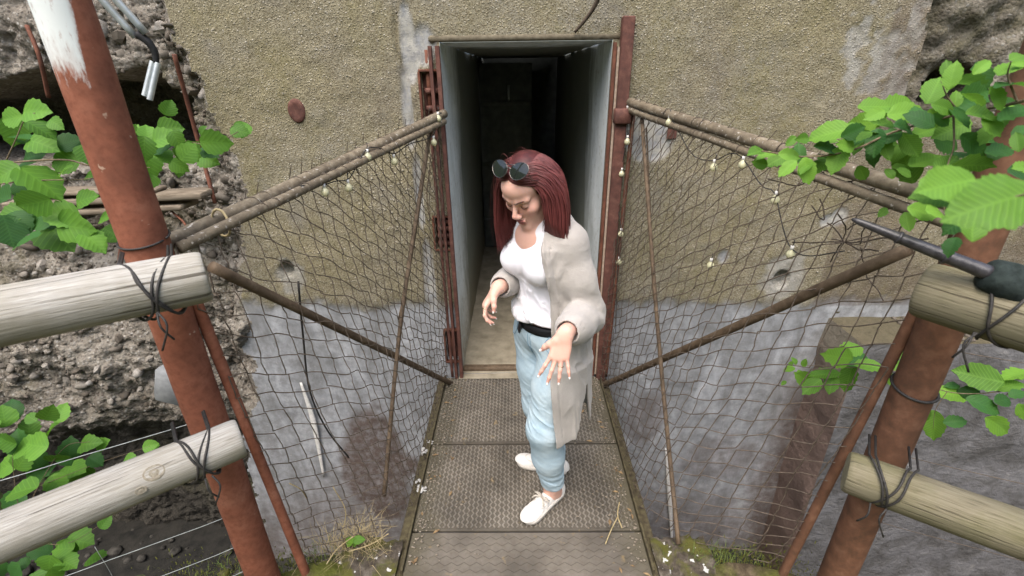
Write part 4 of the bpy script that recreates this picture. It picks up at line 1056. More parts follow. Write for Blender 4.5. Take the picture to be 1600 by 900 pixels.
branch('hazel_branch', 'leafy green hazel branch reaching from the left edge past the white topped post', 'branch', 1.55,
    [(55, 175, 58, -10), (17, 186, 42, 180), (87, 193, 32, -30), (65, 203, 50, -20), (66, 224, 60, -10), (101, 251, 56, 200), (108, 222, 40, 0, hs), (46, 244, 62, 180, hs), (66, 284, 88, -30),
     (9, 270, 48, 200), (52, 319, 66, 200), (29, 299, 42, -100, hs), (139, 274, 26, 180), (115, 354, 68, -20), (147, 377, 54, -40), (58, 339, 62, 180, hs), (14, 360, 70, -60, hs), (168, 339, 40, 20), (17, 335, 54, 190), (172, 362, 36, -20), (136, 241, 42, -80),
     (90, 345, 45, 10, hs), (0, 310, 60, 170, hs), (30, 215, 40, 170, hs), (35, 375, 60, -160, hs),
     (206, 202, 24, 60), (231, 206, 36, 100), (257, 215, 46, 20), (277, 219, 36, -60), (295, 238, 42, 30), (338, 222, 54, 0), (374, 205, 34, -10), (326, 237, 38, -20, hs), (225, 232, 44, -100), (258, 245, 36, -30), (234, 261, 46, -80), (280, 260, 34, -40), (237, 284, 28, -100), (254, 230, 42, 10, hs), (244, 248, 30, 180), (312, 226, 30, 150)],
    [([(-40, 262), (40, 252), (105, 250), (150, 258), (215, 228), (260, 216), (330, 226), (372, 206)], .006), ([(10, 250), (26, 215), (38, 188), (55, 176)], .004), ([(-30, 290), (60, 282), (140, 279), (200, 262), (235, 262)], .004), ([(-30, 340), (50, 338), (120, 350), (150, 374)], .004)], 'hazel', 11)
branch('hazel_shrub', 'low leafy green shrub in the shade below the left logs', 'shrub', 1.95,
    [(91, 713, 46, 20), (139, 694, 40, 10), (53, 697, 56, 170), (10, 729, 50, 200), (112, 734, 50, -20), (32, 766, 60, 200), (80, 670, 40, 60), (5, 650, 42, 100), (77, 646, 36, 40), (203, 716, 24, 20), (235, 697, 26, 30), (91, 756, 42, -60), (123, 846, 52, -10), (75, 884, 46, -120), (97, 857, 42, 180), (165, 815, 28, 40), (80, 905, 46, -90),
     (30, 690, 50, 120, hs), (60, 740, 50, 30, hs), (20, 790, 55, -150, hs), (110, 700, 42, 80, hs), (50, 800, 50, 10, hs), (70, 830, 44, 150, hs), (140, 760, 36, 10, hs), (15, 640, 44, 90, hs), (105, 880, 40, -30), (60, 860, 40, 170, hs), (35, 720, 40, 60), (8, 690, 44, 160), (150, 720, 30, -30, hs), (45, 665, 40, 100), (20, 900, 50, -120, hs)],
    [([(-60, 940), (20, 840), (60, 760), (100, 700), (140, 690)], .006), ([(20, 840), (100, 850), (165, 815)], .004), ([(30, 800), (20, 720), (30, 660), (80, 645)], .004), ([(60, 760), (150, 725), (235, 697)], .003)], 'hazel', 12, None, .10)
bs = 'beam_shade'
branch('hornbeam_branch', 'bright green hornbeam branch hanging across the right post and pipe rail', 'branch', 1.12,
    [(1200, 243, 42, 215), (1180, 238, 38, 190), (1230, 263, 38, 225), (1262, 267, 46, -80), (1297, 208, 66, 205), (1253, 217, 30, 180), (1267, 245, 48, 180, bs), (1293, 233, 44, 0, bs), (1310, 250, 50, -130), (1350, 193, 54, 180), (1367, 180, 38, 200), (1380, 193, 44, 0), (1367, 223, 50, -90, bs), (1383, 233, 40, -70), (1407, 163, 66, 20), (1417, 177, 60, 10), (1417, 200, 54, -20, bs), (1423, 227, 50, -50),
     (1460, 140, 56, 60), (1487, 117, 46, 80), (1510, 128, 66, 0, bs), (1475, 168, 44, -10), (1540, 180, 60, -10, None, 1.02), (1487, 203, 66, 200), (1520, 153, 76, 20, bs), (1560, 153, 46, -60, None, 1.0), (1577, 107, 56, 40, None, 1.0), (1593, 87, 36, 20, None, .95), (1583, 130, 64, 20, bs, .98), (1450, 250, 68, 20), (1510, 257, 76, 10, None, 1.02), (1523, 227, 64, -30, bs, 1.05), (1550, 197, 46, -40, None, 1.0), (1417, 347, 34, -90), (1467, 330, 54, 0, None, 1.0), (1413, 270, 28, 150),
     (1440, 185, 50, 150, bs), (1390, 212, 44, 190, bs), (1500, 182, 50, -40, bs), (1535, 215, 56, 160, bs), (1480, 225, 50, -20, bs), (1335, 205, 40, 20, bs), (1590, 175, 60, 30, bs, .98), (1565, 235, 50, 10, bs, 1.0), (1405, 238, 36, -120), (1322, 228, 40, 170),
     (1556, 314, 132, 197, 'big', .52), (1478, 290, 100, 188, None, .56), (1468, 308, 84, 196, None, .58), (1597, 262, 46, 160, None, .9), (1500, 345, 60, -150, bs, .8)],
    [([(1680, 130, .85), (1590, 160, .98), (1500, 178, 1.08), (1400, 205, 1.12), (1330, 235, 1.13), (1260, 245, 1.14), (1190, 236, 1.16)], .007), ([(1500, 178, 1.08), (1480, 150, 1.08), (1470, 125, 1.1)], .004), ([(1590, 160, .98), (1575, 120, .98), (1580, 95, .97)], .004), ([(1490, 180, 1.08), (1490, 230, 1.06), (1480, 262, 1.05), (1475, 330, 1.0)], .004), ([(1680, 260, .5), (1610, 300, .52), (1560, 312, .525)], .003)], 'beam', 13, None, .05, 1.0)
branch('hornbeam_sprig', 'small green leafy sprig in front of the grey block, right of the bridge', 'sprig', 1.62,
    [(1233, 577, 18, 200), (1241, 564, 14, 120), (1257, 567, 16, 60), (1250, 585, 16, -60), (1268, 604, 42, 225), (1289, 585, 50, 190), (1313, 559, 56, 180), (1327, 590, 54, -100), (1359, 572, 46, 0), (1391, 593, 28, -60), (1460, 665, 50, -80), (1487, 617, 50, 180), (1529, 590, 68, 150), (1540, 633, 54, -20, bs), (1561, 665, 50, -50), (1588, 585, 56, 180), (1577, 601, 44, 20), (1417, 556, 28, 30), (1599, 644, 34, -60), (1340, 560, 40, 30, bs), (1300, 600, 36, -90), (1400, 570, 30, 20), (1510, 615, 36, 190, bs), (1570, 625, 40, 10, bs), (1440, 600, 40, 150, bs)],
    [([(1660, 590), (1560, 612), (1480, 612), (1400, 580), (1320, 574), (1240, 570)], .0045), ([(1580, 608), (1550, 650), (1565, 680)], .003), ([(1480, 612), (1462, 640), (1458, 670)], .003)], 'beam', 14, None, .06)
# dark root hanging over the doorway
tag(obj("root", tube(spline([atY(943, -25, 2.5), atY(930, 8, 2.55), atY(912, 34, 2.59), atY(898, 50, 2.62)], 24), np.linspace(.012, .007, 24), 7), M['vine'], origin=atY(930, 8, 2.6)), 'dark bare root hanging over the top right of the doorway', 'root')
# dead twigs caught in the right mesh
dt = thing('dead_twig', 'tangle of thin dead twigs caught in the right mesh under the pipe rails', 'twig', atY(1340, 380, 1.5))
for pts, r_ in [([(1240, 378, 1.7), (1320, 376, 1.5), (1450, 372, 1.25)], .0032), ([(1300, 410, 1.6), (1318, 360, 1.55), (1312, 330, 1.5)], .003), ([(1290, 350, 1.6), (1330, 385, 1.5), (1375, 390, 1.4)], .0032), ([(1318, 360, 1.55), (1350, 345, 1.45), (1340, 380, 1.5), (1300, 372, 1.6)], .0025), ([(1200, 280, 1.8), (1240, 290, 1.7), (1268, 278, 1.65)], .003), ([(1268, 320, 1.65), (1285, 345, 1.6), (1280, 310, 1.62)], .003), ([(1340, 385, 1.5), (1352, 430, 1.5), (1380, 470, 1.4)], .0028)]:
    P_ = spline([atY(*q) for q in pts], 30); P_ = P_+.016*np.stack([fbm(P_[:, 1]*14, P_[:, 2]*14, q) for q in (1.3, 4.1, 8.8)], 1); obj("twig", tube(P_, r_*.75, 5), M['vine'], dt)

# ------------------------------------------------------------------ stones and growth on the bank
def bank_stone(label, c, s, seed, group='stones on the mossy bank'):
    v, f = rock(seed, 4, .28); v = v*(1+.07*fbm(v[:, 0]*7, v[:, 1]*7, v[:, 2]*7))[:, None]
    return tag(obj("bank_stone", (v*V(*s)+V(*c), f), BSM, origin=(c[0], c[1], c[2]-s[2]*.8)), label, 'stone', group)
def bs_mat():
    k = NT("bank_stone_mat", .92, 0, .2); co = k.geo(); n1 = k.noise(co, 22, 6, .7); n2 = k.noise(co, 9, 4, .6, .4)
    c = k.ramp(n1, [(.3, (.022, .018, .013)), (.5, (.07, .058, .045)), (.7, (.15, .13, .105))])
    c = k.mix(k.ramp(n2, [(.46, 0.0), (.6, .9)]), c, (.085, .085, .018))
    c = k.mix(k.ramp(k.noise(co, 34, 3, .5), [(.645, 0.0), (.665, .9)]), c, (.52, .52, .50))
    return k.done(c, k.bump(n1, .8, .012))
BSM = bs_mat()
def corner_stone(label, c, s_, sd):
    n = 16; g = np.linspace(-1, 1, n); ps = []
    for ax in range(3):
        for sg in (-1, 1):
            a_, b_ = np.meshgrid(g, g, indexing='ij'); q = np.zeros((n, n, 3)); q[..., ax] = sg; q[..., (ax+1) % 3] = a_*sg; q[..., (ax+2) % 3] = b_
            q = q.reshape(-1, 3); r_ = np.linalg.norm(q, axis=1, keepdims=True); q = q*(.80+.20*(1/np.maximum(r_, 1))*1.15)
            q = q*(1+.16*fbm(q[:, 0]*1.6+sd, q[:, 1]*1.6, q[:, 2]*1.6)+.07*fbm(q[:, 0]*5+sd, q[:, 1]*5, q[:, 2]*5))[:, None]
            ps.append((q*V(*s_)+V(*c), [tuple(f) for f in grid_faces(n, n)]))
    return tag(obj("bank_stone", join(ps), BSM, origin=c), label, 'stone', 'stones on the mossy bank')
corner_stone('dark mossy stone block with white lichen specks at the left corner of the bridge end', (-.665, 1.27, -.19), (.135, .17, .20), 41)
corner_stone('dark mossy stone block at the right corner of the bridge end', (.655, 1.28, -.20), (.125, .17, .20), 44)
bank_stone('small dark stone in the grass beside the left thin rod', (-.76, 1.24, -.04), (.07, .08, .06), 43)
bank_stone('pale small stone at the foot of the left rusty post', atZ(350, 897, -.02), (.022, .022, .018), 45)
def blades(name, n, regions, mat, h0, h1, w, lean):
    vs, fs, k_ = [], [], 0
    for _ in range(n):
        x_, y_, sx, sy = regions[int(rng.integers(len(regions)))]
        b = V(x_+rng.normal(0, sx), y_+rng.normal(0, sy), -.02)
        if abs(b[0]) < .52: continue
        h = rng.uniform(h0, h1); a = rng.uniform(0, 6.28); dv = V(math.cos(a), math.sin(a), 0); sd_ = V(-dv[1], dv[0], 0)*w*rng.uniform(.6, 1.3)
        l_ = lean*rng.uniform(.2, 1)
        p1 = b+V(0, 0, h*.6)+dv*h*l_*.35; p2 = b+V(0, 0, h*(1-.35*l_))+dv*h*l_
        vs += [b-sd_, b+sd_, p1-sd_*.7, p1+sd_*.7, p2]; fs += [(k_, k_+1, k_+3, k_+2), (k_+2, k_+3, k_+4)]; k_ += 5
    o = obj(name, (np.array(vs), fs), mat); o['kind'] = 'stuff'; o['label'] = {'grass': 'green grass blades and moss on the bank', 'dry_grass': 'dry straw grass on the bank beside the bridge', 'moss': 'yellow green moss on the bank'}[name]; o['category'] = name.replace('_', ' ')
    return o
gl = [(-.78, 1.36, .09, .03), (-.70, 1.33, .05, .04), (-1.2, 1.27, .12, .03), (-.9, 1.33, .08, .03), (.85, 1.34, .10, .03), (.75, 1.33, .08, .03), (1.1, 1.30, .1, .03)]
blades('grass', 420, gl[:4]+gl[4:6], M['grass'], .02, .07, .0013, 1.0)
blades('dry_grass', 420, [(-.74, 1.37, .06, .025), (-.69, 1.38, .05, .03), (-.80, 1.39, .06, .02), (-.72, 1.44, .03, .02)], M['straw'], .03, .15, .0012, 1.5)
blades('moss', 5000, [(-1.25, 1.27, .14, .05), (-.95, 1.30, .12, .04), (-.80, 1.28, .06, .04), (.80, 1.33, .10, .04), (.95, 1.30, .12, .05), (.70, 1.30, .05, .05)], M['moss'], .006, .02, .0022, .8)
r0 = np.random.default_rng(3)
stl = thing('straw_stalk', 'long dry stalks sticking out of the bank at the left corner of the bridge', 'stalk', atZ(500, 880, 0))
for pts in [[(505, 890, 1.27), (525, 860, 1.32), (552, 838, 1.34)], [(545, 862, 1.32), (580, 850, 1.33), (607, 834, 1.33)], [(480, 780, 1.35), (470, 765, 1.3), (452, 755, 1.28)], [(520, 760, 1.4), (540, 800, 1.38), (530, 845, 1.36)]]:
    obj("stalk", tube(spline([atY(*q) for q in pts], 14), .0022, 5), M['straw'], stl)
lf = thing('weed', 'single bright green weed leaf on the bank by the left railing', 'weed', atZ(550, 846, .02))
for q in [(545, 846, 22, 190), (560, 843, 20, 10), (553, 850, 14, -80)]: put_leaf(lf, q[0], q[1], 1.36, q[2], q[3], 'beam', r0, .4)
obj("stem", tube([atZ(552, 852, -.02), atZ(552, 845, .03)], .002, 5), M['grass'], lf)
# ================================================================== PERSON
# ---- distance-field modelling: smooth unions of tapered limbs, turned into one quad surface
def smin(a, b, k):
    h = np.maximum(k-np.abs(a-b), 0)/k
    return np.minimum(a, b)-h*h*k*.25
def smax(a, b, k): return -smin(-a, -b, k)
class Cap:
    def __init__(s, a, b, ra, rb, k=.02): s.a, s.b, s.ra, s.rb, s.k = V(*a), V(*b), ra, rb, k
    def box(s): m = max(s.ra, s.rb); return np.minimum(s.a, s.b)-m, np.maximum(s.a, s.b)+m
    def d(s, P):
        ba = s.b-s.a; t = np.clip(((P-s.a) @ ba)/max(1e-12, ba @ ba), 0, 1)
        return np.linalg.norm(P-s.a-t[:, None]*ba, axis=1)-(s.ra+(s.rb-s.ra)*t)
class Ell:
    def __init__(s, c, r, M_=None, k=.02): s.c, s.r, s.M, s.k = V(*c), V(*r), (np.eye(3) if M_ is None else np.asarray(M_)), k
    def box(s): m = s.r.max(); return s.c-m, s.c+m
    def d(s, P):
        q = (P-s.c) @ s.M.T                      # rows of M are the axes
        k0 = np.linalg.norm(q/s.r, axis=1); k1 = np.linalg.norm(q/(s.r*s.r), axis=1)
        return k0*(k0-1)/np.maximum(k1, 1e-9)
def chain(pts, rs, k=.02): return [Cap(pts[i], pts[i+1], rs[i], rs[i+1], k) for i in range(len(pts)-1)]
def field(prims, margin=.035):
    def fn(P):
        d = np.full(len(P), .25)
        for p in prims:
            lo, hi = p.box(); ok = np.all((P > lo-margin) & (P < hi+margin), axis=1)
            if not ok.any(): continue
            i = np.nonzero(ok)[0]; d[i] = smin(d[i], p.d(P[i]), p.k)
        return d
    return fn
def nets(fn, lo, hi, h, B=8):
    """surface nets on a block-sparse lattice"""
    lo = np.asarray(lo, float); n = (np.ceil((np.asarray(hi)-lo)/h/B).astype(int))*B
    nb = n//B
    ci = np.stack(np.meshgrid(*[np.arange(q) for q in nb], indexing='ij'), -1).reshape(-1, 3)
    cd_ = fn(lo+(ci+.5)*B*h)
    val = np.repeat(np.repeat(np.repeat(np.where(cd_ < 0, -1, 1).astype(np.float32).reshape(nb), B, 0), B, 1), B, 2)
    act = np.abs(cd_) < B*h*1.15
    off = np.stack(np.meshgrid(*[np.arange(B)]*3, indexing='ij'), -1).reshape(-1, 3)
    for ch in np.array_split(ci[act], max(1, act.sum()//1500)):
        ix = (ch[:, None]*B+off[None]).reshape(-1, 3)
        val[ix[:, 0], ix[:, 1], ix[:, 2]] = fn(lo+ix*h)
    val[0], val[-1], val[:, 0], val[:, -1], val[:, :, 0], val[:, :, -1] = 1, 1, 1, 1, 1, 1
    ins = val < 0
    cnt = np.zeros(np.array(ins.shape)-1, np.uint8)
    cs = [(a, b, c) for a in (0, 1) for b in (0, 1) for c in (0, 1)]
    sl_ = lambda o: tuple(slice(q, ins.shape[k]-1+q) for k, q in enumerate(o))
    for o in cs: cnt += ins[sl_(o)]
    cell = np.argwhere((cnt > 0) & (cnt < 8))
    idx = np.full(cnt.shape, -1, np.int32); idx[cell[:, 0], cell[:, 1], cell[:, 2]] = np.arange(len(cell))
    cv = np.stack([val[cell[:, 0]+a, cell[:, 1]+b, cell[:, 2]+c] for a, b, c in cs], 1).astype(float)
    acc = np.zeros((len(cell), 3)); w = np.zeros(len(cell))
    for i in range(8):
        for j in range(i+1, 8):
            if sum(abs(cs[i][q]-cs[j][q]) for q in range(3)) != 1: continue
            m = (cv[:, i] < 0) != (cv[:, j] < 0)
            t = cv[m, i]/(cv[m, i]-cv[m, j])
            acc[m] += np.array(cs[i])+t[:, None]*(np.array(cs[j])-np.array(cs[i])); w[m] += 1
    verts = lo+(cell+acc/np.maximum(w, 1)[:, None])*h
    faces = []
    for ax in range(3):
        b, c = (ax+1) % 3, (ax+2) % 3
        s0 = [slice(None)]*3; s1 = [slice(None)]*3; s0[ax] = slice(0, -1); s1[ax] = slice(1, None)
        e = np.argwhere(ins[tuple(s0)] != ins[tuple(s1)])
        e = e[(e[:, b] > 0) & (e[:, c] > 0)]
        neg = ins[e[:, 0], e[:, 1], e[:, 2]]
        def at_(db, dc):
            q = e.copy(); q[:, b] -= db; q[:, c] -= dc; return idx[q[:, 0], q[:, 1], q[:, 2]]
        q = np.stack([at_(0, 0), at_(1, 0), at_(1, 1), at_(0, 1)], 1)
        q[~neg] = q[~neg][:, ::-1]
        faces.append(q[(q >= 0).all(1)])
    f = np.concatenate(faces)
    return verts, f
# ---- frames
ZZ = V(0, 0, 1)
Ft = nrm(V(-.77, -.64, 0)); Lt = V(-Ft[1], Ft[0], 0)         # chest: front, her left
Fp = nrm(V(-.78, -.62, 0)); Lp = V(-Fp[1], Fp[0], 0)         # pelvis
PEL = V(.098, 1.700, 0); CHE = V(.062, 1.672, 0)
def Wt(l, f, z): return CHE+l*Lt+f*Ft+z*ZZ
def Wp(l, f, z): return PEL+l*Lp+f*Fp+z*ZZ
Mt = np.stack([Lt, Ft, ZZ]); Mp = np.stack([Lp, Fp, ZZ])
# head
hp_ = R(30); Fh = nrm(V(-.62*math.cos(hp_), -.785*math.cos(hp_), -math.sin(hp_)))
Xh = nrm(np.cross(ZZ, Fh)*-1); Xh = -Xh if np.dot(Xh, Lt) < 0 else Xh      # her left
Uh = nrm(np.cross(Xh, Fh)); Uh = Uh if Uh[2] > 0 else -Uh
HC = atY(827, 293, 1.615)
def Hd(x, y, z): return HC+x*Xh+y*Fh+z*Uh
Mh = np.stack([Xh, Fh, Uh])
# limbs
SL_, SR_ = Wt(.128, -.01, 1.298), Wt(-.125, -.015, 1.292)
EL = atY(915, 490, 1.535); WL = atY(884, 520, 1.345)
ER = V(-.035, 1.80, 1.075); WR = atY(779, 449, 1.625)
HL, HR = Wp(.085, 0, .87), Wp(-.085, 0, .87)
KL, AL = V(.080, 1.574, .475), V(.124, 1.632, .085)
KR, AR = V(.068, 1.745, .47), V(.150, 1.815, .085)
# ---- hands
def hand_frame(a, back):
    a = nrm(a); n_ = nrm(np.asarray(back)-a*np.dot(back, a)); return a, n_
def make_hand(wrist, a, back, thumb_dir, curls, spreads, sc=.94, thumb=((.028, .026), (.052, .048, -.006), (.075, .058, -.018), (.093, .060, -.028))):
    a, n_ = hand_frame(a, back); t = np.cross(a, n_); t = t if np.dot(t, thumb_dir) > 0 else -t
    Pp = lambda x, y, z=0.0: wrist+sc*(x*a+y*t+z*n_)
    pr, tips = [], []
    kn = [(.086, .029), (.090, .010), (.085, -.010), (.075, -.028)]
    ln = [(.043, .027, .021), (.047, .030, .022), (.043, .028, .022), (.034, .021, .019)]
    for i in range(4):
        pr.append(Cap(Pp(.004, kn[i][1]*.55), Pp(*kn[i]), .0135*sc, .0108*sc, .014))
        p = Pp(*kn[i]); ang = 0; sp_ = R(spreads[i])
        rad = [.0092, .0079, .0071, .0055] if i < 3 else [.0080, .0068, .0061, .0048]
        for j in range(3):
            ang += R(curls[i][j])
            d = math.cos(ang)*(math.cos(sp_)*a+math.sin(sp_)*t)-math.sin(ang)*n_
            q = p+sc*ln[i][j]*d; pr.append(Cap(p, q, rad[j]*sc, rad[j+1]*sc, .005)); p = q
        un = nrm(n_*math.cos(ang)+(math.cos(sp_)*a+math.sin(sp_)*t)*math.sin(ang))
        tips.append((p, d, un, rad[3]*sc))
    th = [Pp(*(q if len(q) == 3 else (*q, 0.0))) for q in thumb]
    pr.append(Cap(Pp(.0, .012), th[0], .014*sc, .0135*sc, .014))
    rr = [.0135, .0125, .0105, .0078]
    for j in range(3): pr.append(Cap(th[j], th[j+1], rr[j]*sc, rr[j+1]*sc, .012 if j == 0 else .006))
    tips.append((th[3], nrm(th[3]-th[2]), nrm(n_*.6+t*.6), rr[3]*sc))
    # pads of the palm
    pr.append(Ell(Pp(.05, 0, -.004), V(.042, .034, .012)*sc, np.stack([a, t, n_]), .012))
    return pr, tips, Pp, (a, t, n_)
vdirL = nrm(CAM-WL)
lh, lt_, lP, lax = make_hand(WL+V(-.004, -.008, -.006), V(-.26, -.36, -.90), vdirL*.95+V(0, 0, .15), V(-1, 0, 0),
    [(2, 10, 6), (-2, 9, 5), (0, 10, 6), (-4, 8, 6)], [17, 4, -8, -22], .88, ((.026, .026), (.046, .046, -.006), (.062, .060, -.014), (.076, .068, -.022)))
rh, rt_, rP, rax = make_hand(WR+V(-.008, -.012, -.004), V(-.52, -.30, -.62), V(-.72, .05, .62), V(.25, -.9, -.1),
    [(28, 34, 22), (36, 40, 26), (44, 44, 28), (50, 46, 28)], [6, 2, -2, -6], .82, ((.026, .026), (.046, .044, -.012), (.066, .050, -.028), (.084, .048, -.040)))
def torso_prims(e=0.0):
    return [Ell(Wt(0, -.005, 1.235), (.140+e, .098+e, .135+e), Mt, .06), Ell(Wt(0, -.01, 1.33), (.120+e, .070+e, .052+e), Mt, .05),
            Ell(.5*(Wt(0, 0, 1.06)+Wp(0, 0, 1.06)), (.116+e, .086+e, .14+e), Mt, .06),
            Ell(Wp(0, -.01, .90), (.148+e, .112+e, .125+e), Mp, .06),
            Ell(Wt(.066, .072, 1.205), (.056+e, .050+e, .056+e), Mt, .035), Ell(Wt(-.066, .072, 1.205), (.056+e, .050+e, .056+e), Mt, .035),
            Cap(Wt(.05, -.01, 1.335), SL_, .045+e, .047+e, .05), Cap(Wt(-.05, -.01, 1.335), SR_, .045+e, .047+e, .05)]
def head_prims():
    p = [Ell(Hd(0, -.014, .035), (.071, .089, .084), Mh, .02), Ell(Hd(0, .026, -.040), (.057, .064, .076), Mh, .03),
         Cap(Hd(.046, .006, -.060), Hd(.010, .070, -.104), .019, .015, .025), Cap(Hd(-.046, .006, -.060), Hd(-.010, .070, -.104), .019, .015, .025),
         Ell(Hd(0, .076, -.104), (.017, .014, .014), Mh, .022), Ell(Hd(0, .055, .045), (.055, .042, .042), Mh, .03)]
    for s in (-1, 1):
        p += [Ell(Hd(s*.042, .060, -.026), (.022, .024, .020), Mh, .025), Cap(Hd(s*.047, .076, .019), Hd(s*.014, .090, .015), .0075, .0085, .016),
              Ell(Hd(s*.011, .1025, -.040), (.0085, .0095, .0075), Mh, .007), Ell(Hd(s*.074, -.006, -.012), (.009, .018, .029), Mh, .01)]
    p += [Cap(Hd(0, .086, .006), Hd(0, .112, -.033), .0068, .0092, .012)]
    return p
hp = head_prims()
sockets = [Ell(Hd(s*.032, .098, -.004), (.0165, .016, .0115), Mh) for s in (-1, 1)]
lids = [Ell(Hd(s*.0315, .0755, -.003), (.0150, .0125, .0125), Mh, .004) for s in (-1, 1)]
mouth = [Ell(Hd(0, .0925, -.0665), (.0215, .010, .0052), Mh, .005), Ell(Hd(0, .0895, -.0765), (.0185, .011, .0062), Mh, .005)]
groove = Cap(Hd(-.021, .0985, -.0712), Hd(.021, .0985, -.0712), .0022, .0022)
neck = [Cap(Hd(0, -.038, -.045), Wt(0, -.015, 1.345), .052, .056, .03), Cap(Wt(0, .0, 1.36), Wt(0, .02, 1.30), .06, .075, .04)]
limbs = chain([SL_, .5*(SL_+EL), EL], [.047, .043, .037], .03)+chain([EL, EL+.3*(WL-EL), WL], [.037, .039, .0255], .02)+[Cap(WL, lP(.012, 0), .0245, .019, .012)]
limbs += chain([SR_, .5*(SR_+ER), ER], [.047, .043, .037], .03)+chain([ER, ER+.3*(WR-ER), WR], [.037, .039, .0255], .02)+[Cap(WR, rP(.012, 0), .0245, .019, .012)]
def foot_prims(A_, d, z):
    d = nrm(d); return [Cap(A_, A_-d*.02+V(0, 0, z-.045), .036, .03, .03), Cap(A_-d*.02+V(0, 0, z-.05), A_+d*.12+V(0, 0, z-.06), .030, .022, .03)]
FLd = nrm(V(-.71, -.70, 0)); FRd = nrm(V(-.96, .28, 0))
limbs += chain([HL, KL, KL+.3*(AL-KL), AL], [.072, .05, .049, .034], .03)+chain([HR, KR, KR+.3*(AR-KR), AR], [.072, .05, .049, .034], .03)
limbs += foot_prims(AL, FLd, 0)+foot_prims(AR, FRd, 0)
f_body = field(torso_prims(-.006)+neck+limbs+lh+rh); f_head = field(hp); f_lid = field(lids); f_mouth = field(mouth)
def body_sdf(P):
    d = f_body(P)
    near = np.linalg.norm(P-HC, axis=1) < .20; i = np.nonzero(near)[0]
    if len(i):
        q = P[i]; h = f_head(q)
        for s in sockets: h = smax(h, -s.d(q), .012)
        h = smin(h, f_lid(q), .005); h = smin(h, f_mouth(q), .006); h = smax(h, -groove.d(q), .003)
        d[i] = smin(d[i], h, .02)
    return d
def m_skin():
    k = NT("skin_mat", .52, 0, .3); co = k.geo()
    n = k.noise(co, 18, 4, .6)
    c = k.mix(n, (.62, .36, .28), (.72, .45, .36))
    k.b.inputs["Subsurface Weight"].default_value = .18; k.b.inputs["Subsurface Radius"].default_value = (.010, .004, .002)
    k.b.inputs["Subsurface Scale"].default_value = .4
    bl = k.sep(k.attr('Blush'))[0]
    c = k.mix(k.math('MULTIPLY', bl, k.ramp(k.noise(co, 60, 4), [(.3, .5), (.6, 1.0)])), c, (.60, .235, .19))
    c = k.mix(k.ramp(k.noise(co, 140, 4, .7), [(.58, 0.0), (.74, .35)]), c, (.48, .25, .18))
    return k.done(c, k.bump(k.noise(co, 260, 4), .12, .0012), k.ramp(k.noise(co, 40, 3), [(.3, .42), (.7, .62)]))
def m_cloth(name, c1, c2, weave=420, bump=.25, rough=.9, stripes=False):
    k = NT(name, rough, 0, .15); co = k.geo()
    n = k.noise(co, 10, 5, .65); w = k.noise(co, weave, 3, .7)
    k.b.inputs["Sheen Weight"].default_value = .25
    return k.done(k.mix(k.ramp(n, [(.3, 0.0), (.7, 1.0)]), c1, c2), k.bump(w, bump, .003, k.bump(n, .12, .01)))
MS = m_skin()
MT = m_cloth("white_jersey_mat", (.74, .74, .80), (.82, .82, .87), 500, .08)
MC = m_cloth("beige_knit_mat", (.35, .325, .30), (.425, .40, .372), 170, .55)
def m_denim():
    k = NT("pale_denim_mat", .88, 0, .15); co = k.geo()
    n = k.noise(co, 9, 5, .65, .4); w = k.noise(k.geo((1, 1, .35)), 520, 3, .7)
    c = k.mix(k.ramp(n, [(.32, 0.0), (.70, 1.0)]), (.33, .455, .54), (.52, .63, .685))
    c = k.mix(k.ramp(w, [(.35, .35), (.6, 0.0)]), c, (.27, .39, .48))
    return k.done(c, k.bump(w, .15, .002))
MJ = m_denim()
person = thing('person', 'woman with dark red hair, white top, beige cardigan and pale jeans standing on the footbridge', 'person', (PEL[0], PEL[1], 0))
lo = V(-.24, 1.18, 0.0); hi = V(.34, 1.98, 1.63)
bd = obj("body", nets(body_sdf, lo, hi, .003), MS, person)
bv_ = np.zeros(len(bd.data.vertices)*3, np.float32); bd.data.vertices.foreach_get('co', bv_); bv_ = bv_.reshape(-1, 3)+base_of(person)
bl_ = np.zeros(len(bv_))
for c_, r_, w_ in [(Hd(.040, .078, -.030), .024, .55), (Hd(-.040, .078, -.030), .024, .55), (Hd(0, .115, -.034), .014, .5)]+[(t_[0], .016, .45) for t_ in lt_+rt_]+[(lP(*q), .013, .4) for q in ((.086, .029), (.090, .010), (.085, -.010), (.075, -.028))]:
    bl_ = np.maximum(bl_, w_*np.exp(-(np.linalg.norm(bv_-c_, axis=1)/r_)**2))
a_ = bd.data.attributes.new('Blush', 'FLOAT_COLOR', 'POINT'); a_.data.foreach_set('color', np.repeat(bl_[:, None], 4, 1).astype(np.float32).ravel())
# ---- face details
def ell_mesh(c, r, Mx, n=16, m=10):
    u, w = np.meshgrid(np.arange(n)/n*2*math.pi, np.linspace(.02, math.pi-.02, m), indexing='ij')
    q = np.stack([np.cos(u)*np.sin(w)*r[0], np.sin(u)*np.sin(w)*r[1], np.cos(w)*r[2]], -1).reshape(-1, 3) @ Mx + c
    f = [(i*m+j, ((i+1) % n)*m+j, ((i+1) % n)*m+j+1, i*m+j+1) for i in range(n) for j in range(m-1)]
    return q, f
MLIP = m_plain("lip_mat", (.36, .13, .12), (.42, .17, .15), 60, .4, .1, .001)
MBROW = m_plain("brow_mat", (.06, .03, .025), (.10, .05, .04), 200, .8, .1, .001)
lp = [ell_mesh(Hd(0, .0932, -.0664), (.0205, .0101, .0050), Mh), ell_mesh(Hd(0, .0902, -.0766), (.0175, .0111, .0060), Mh)]
obj("lips", join(lp), MLIP, person)
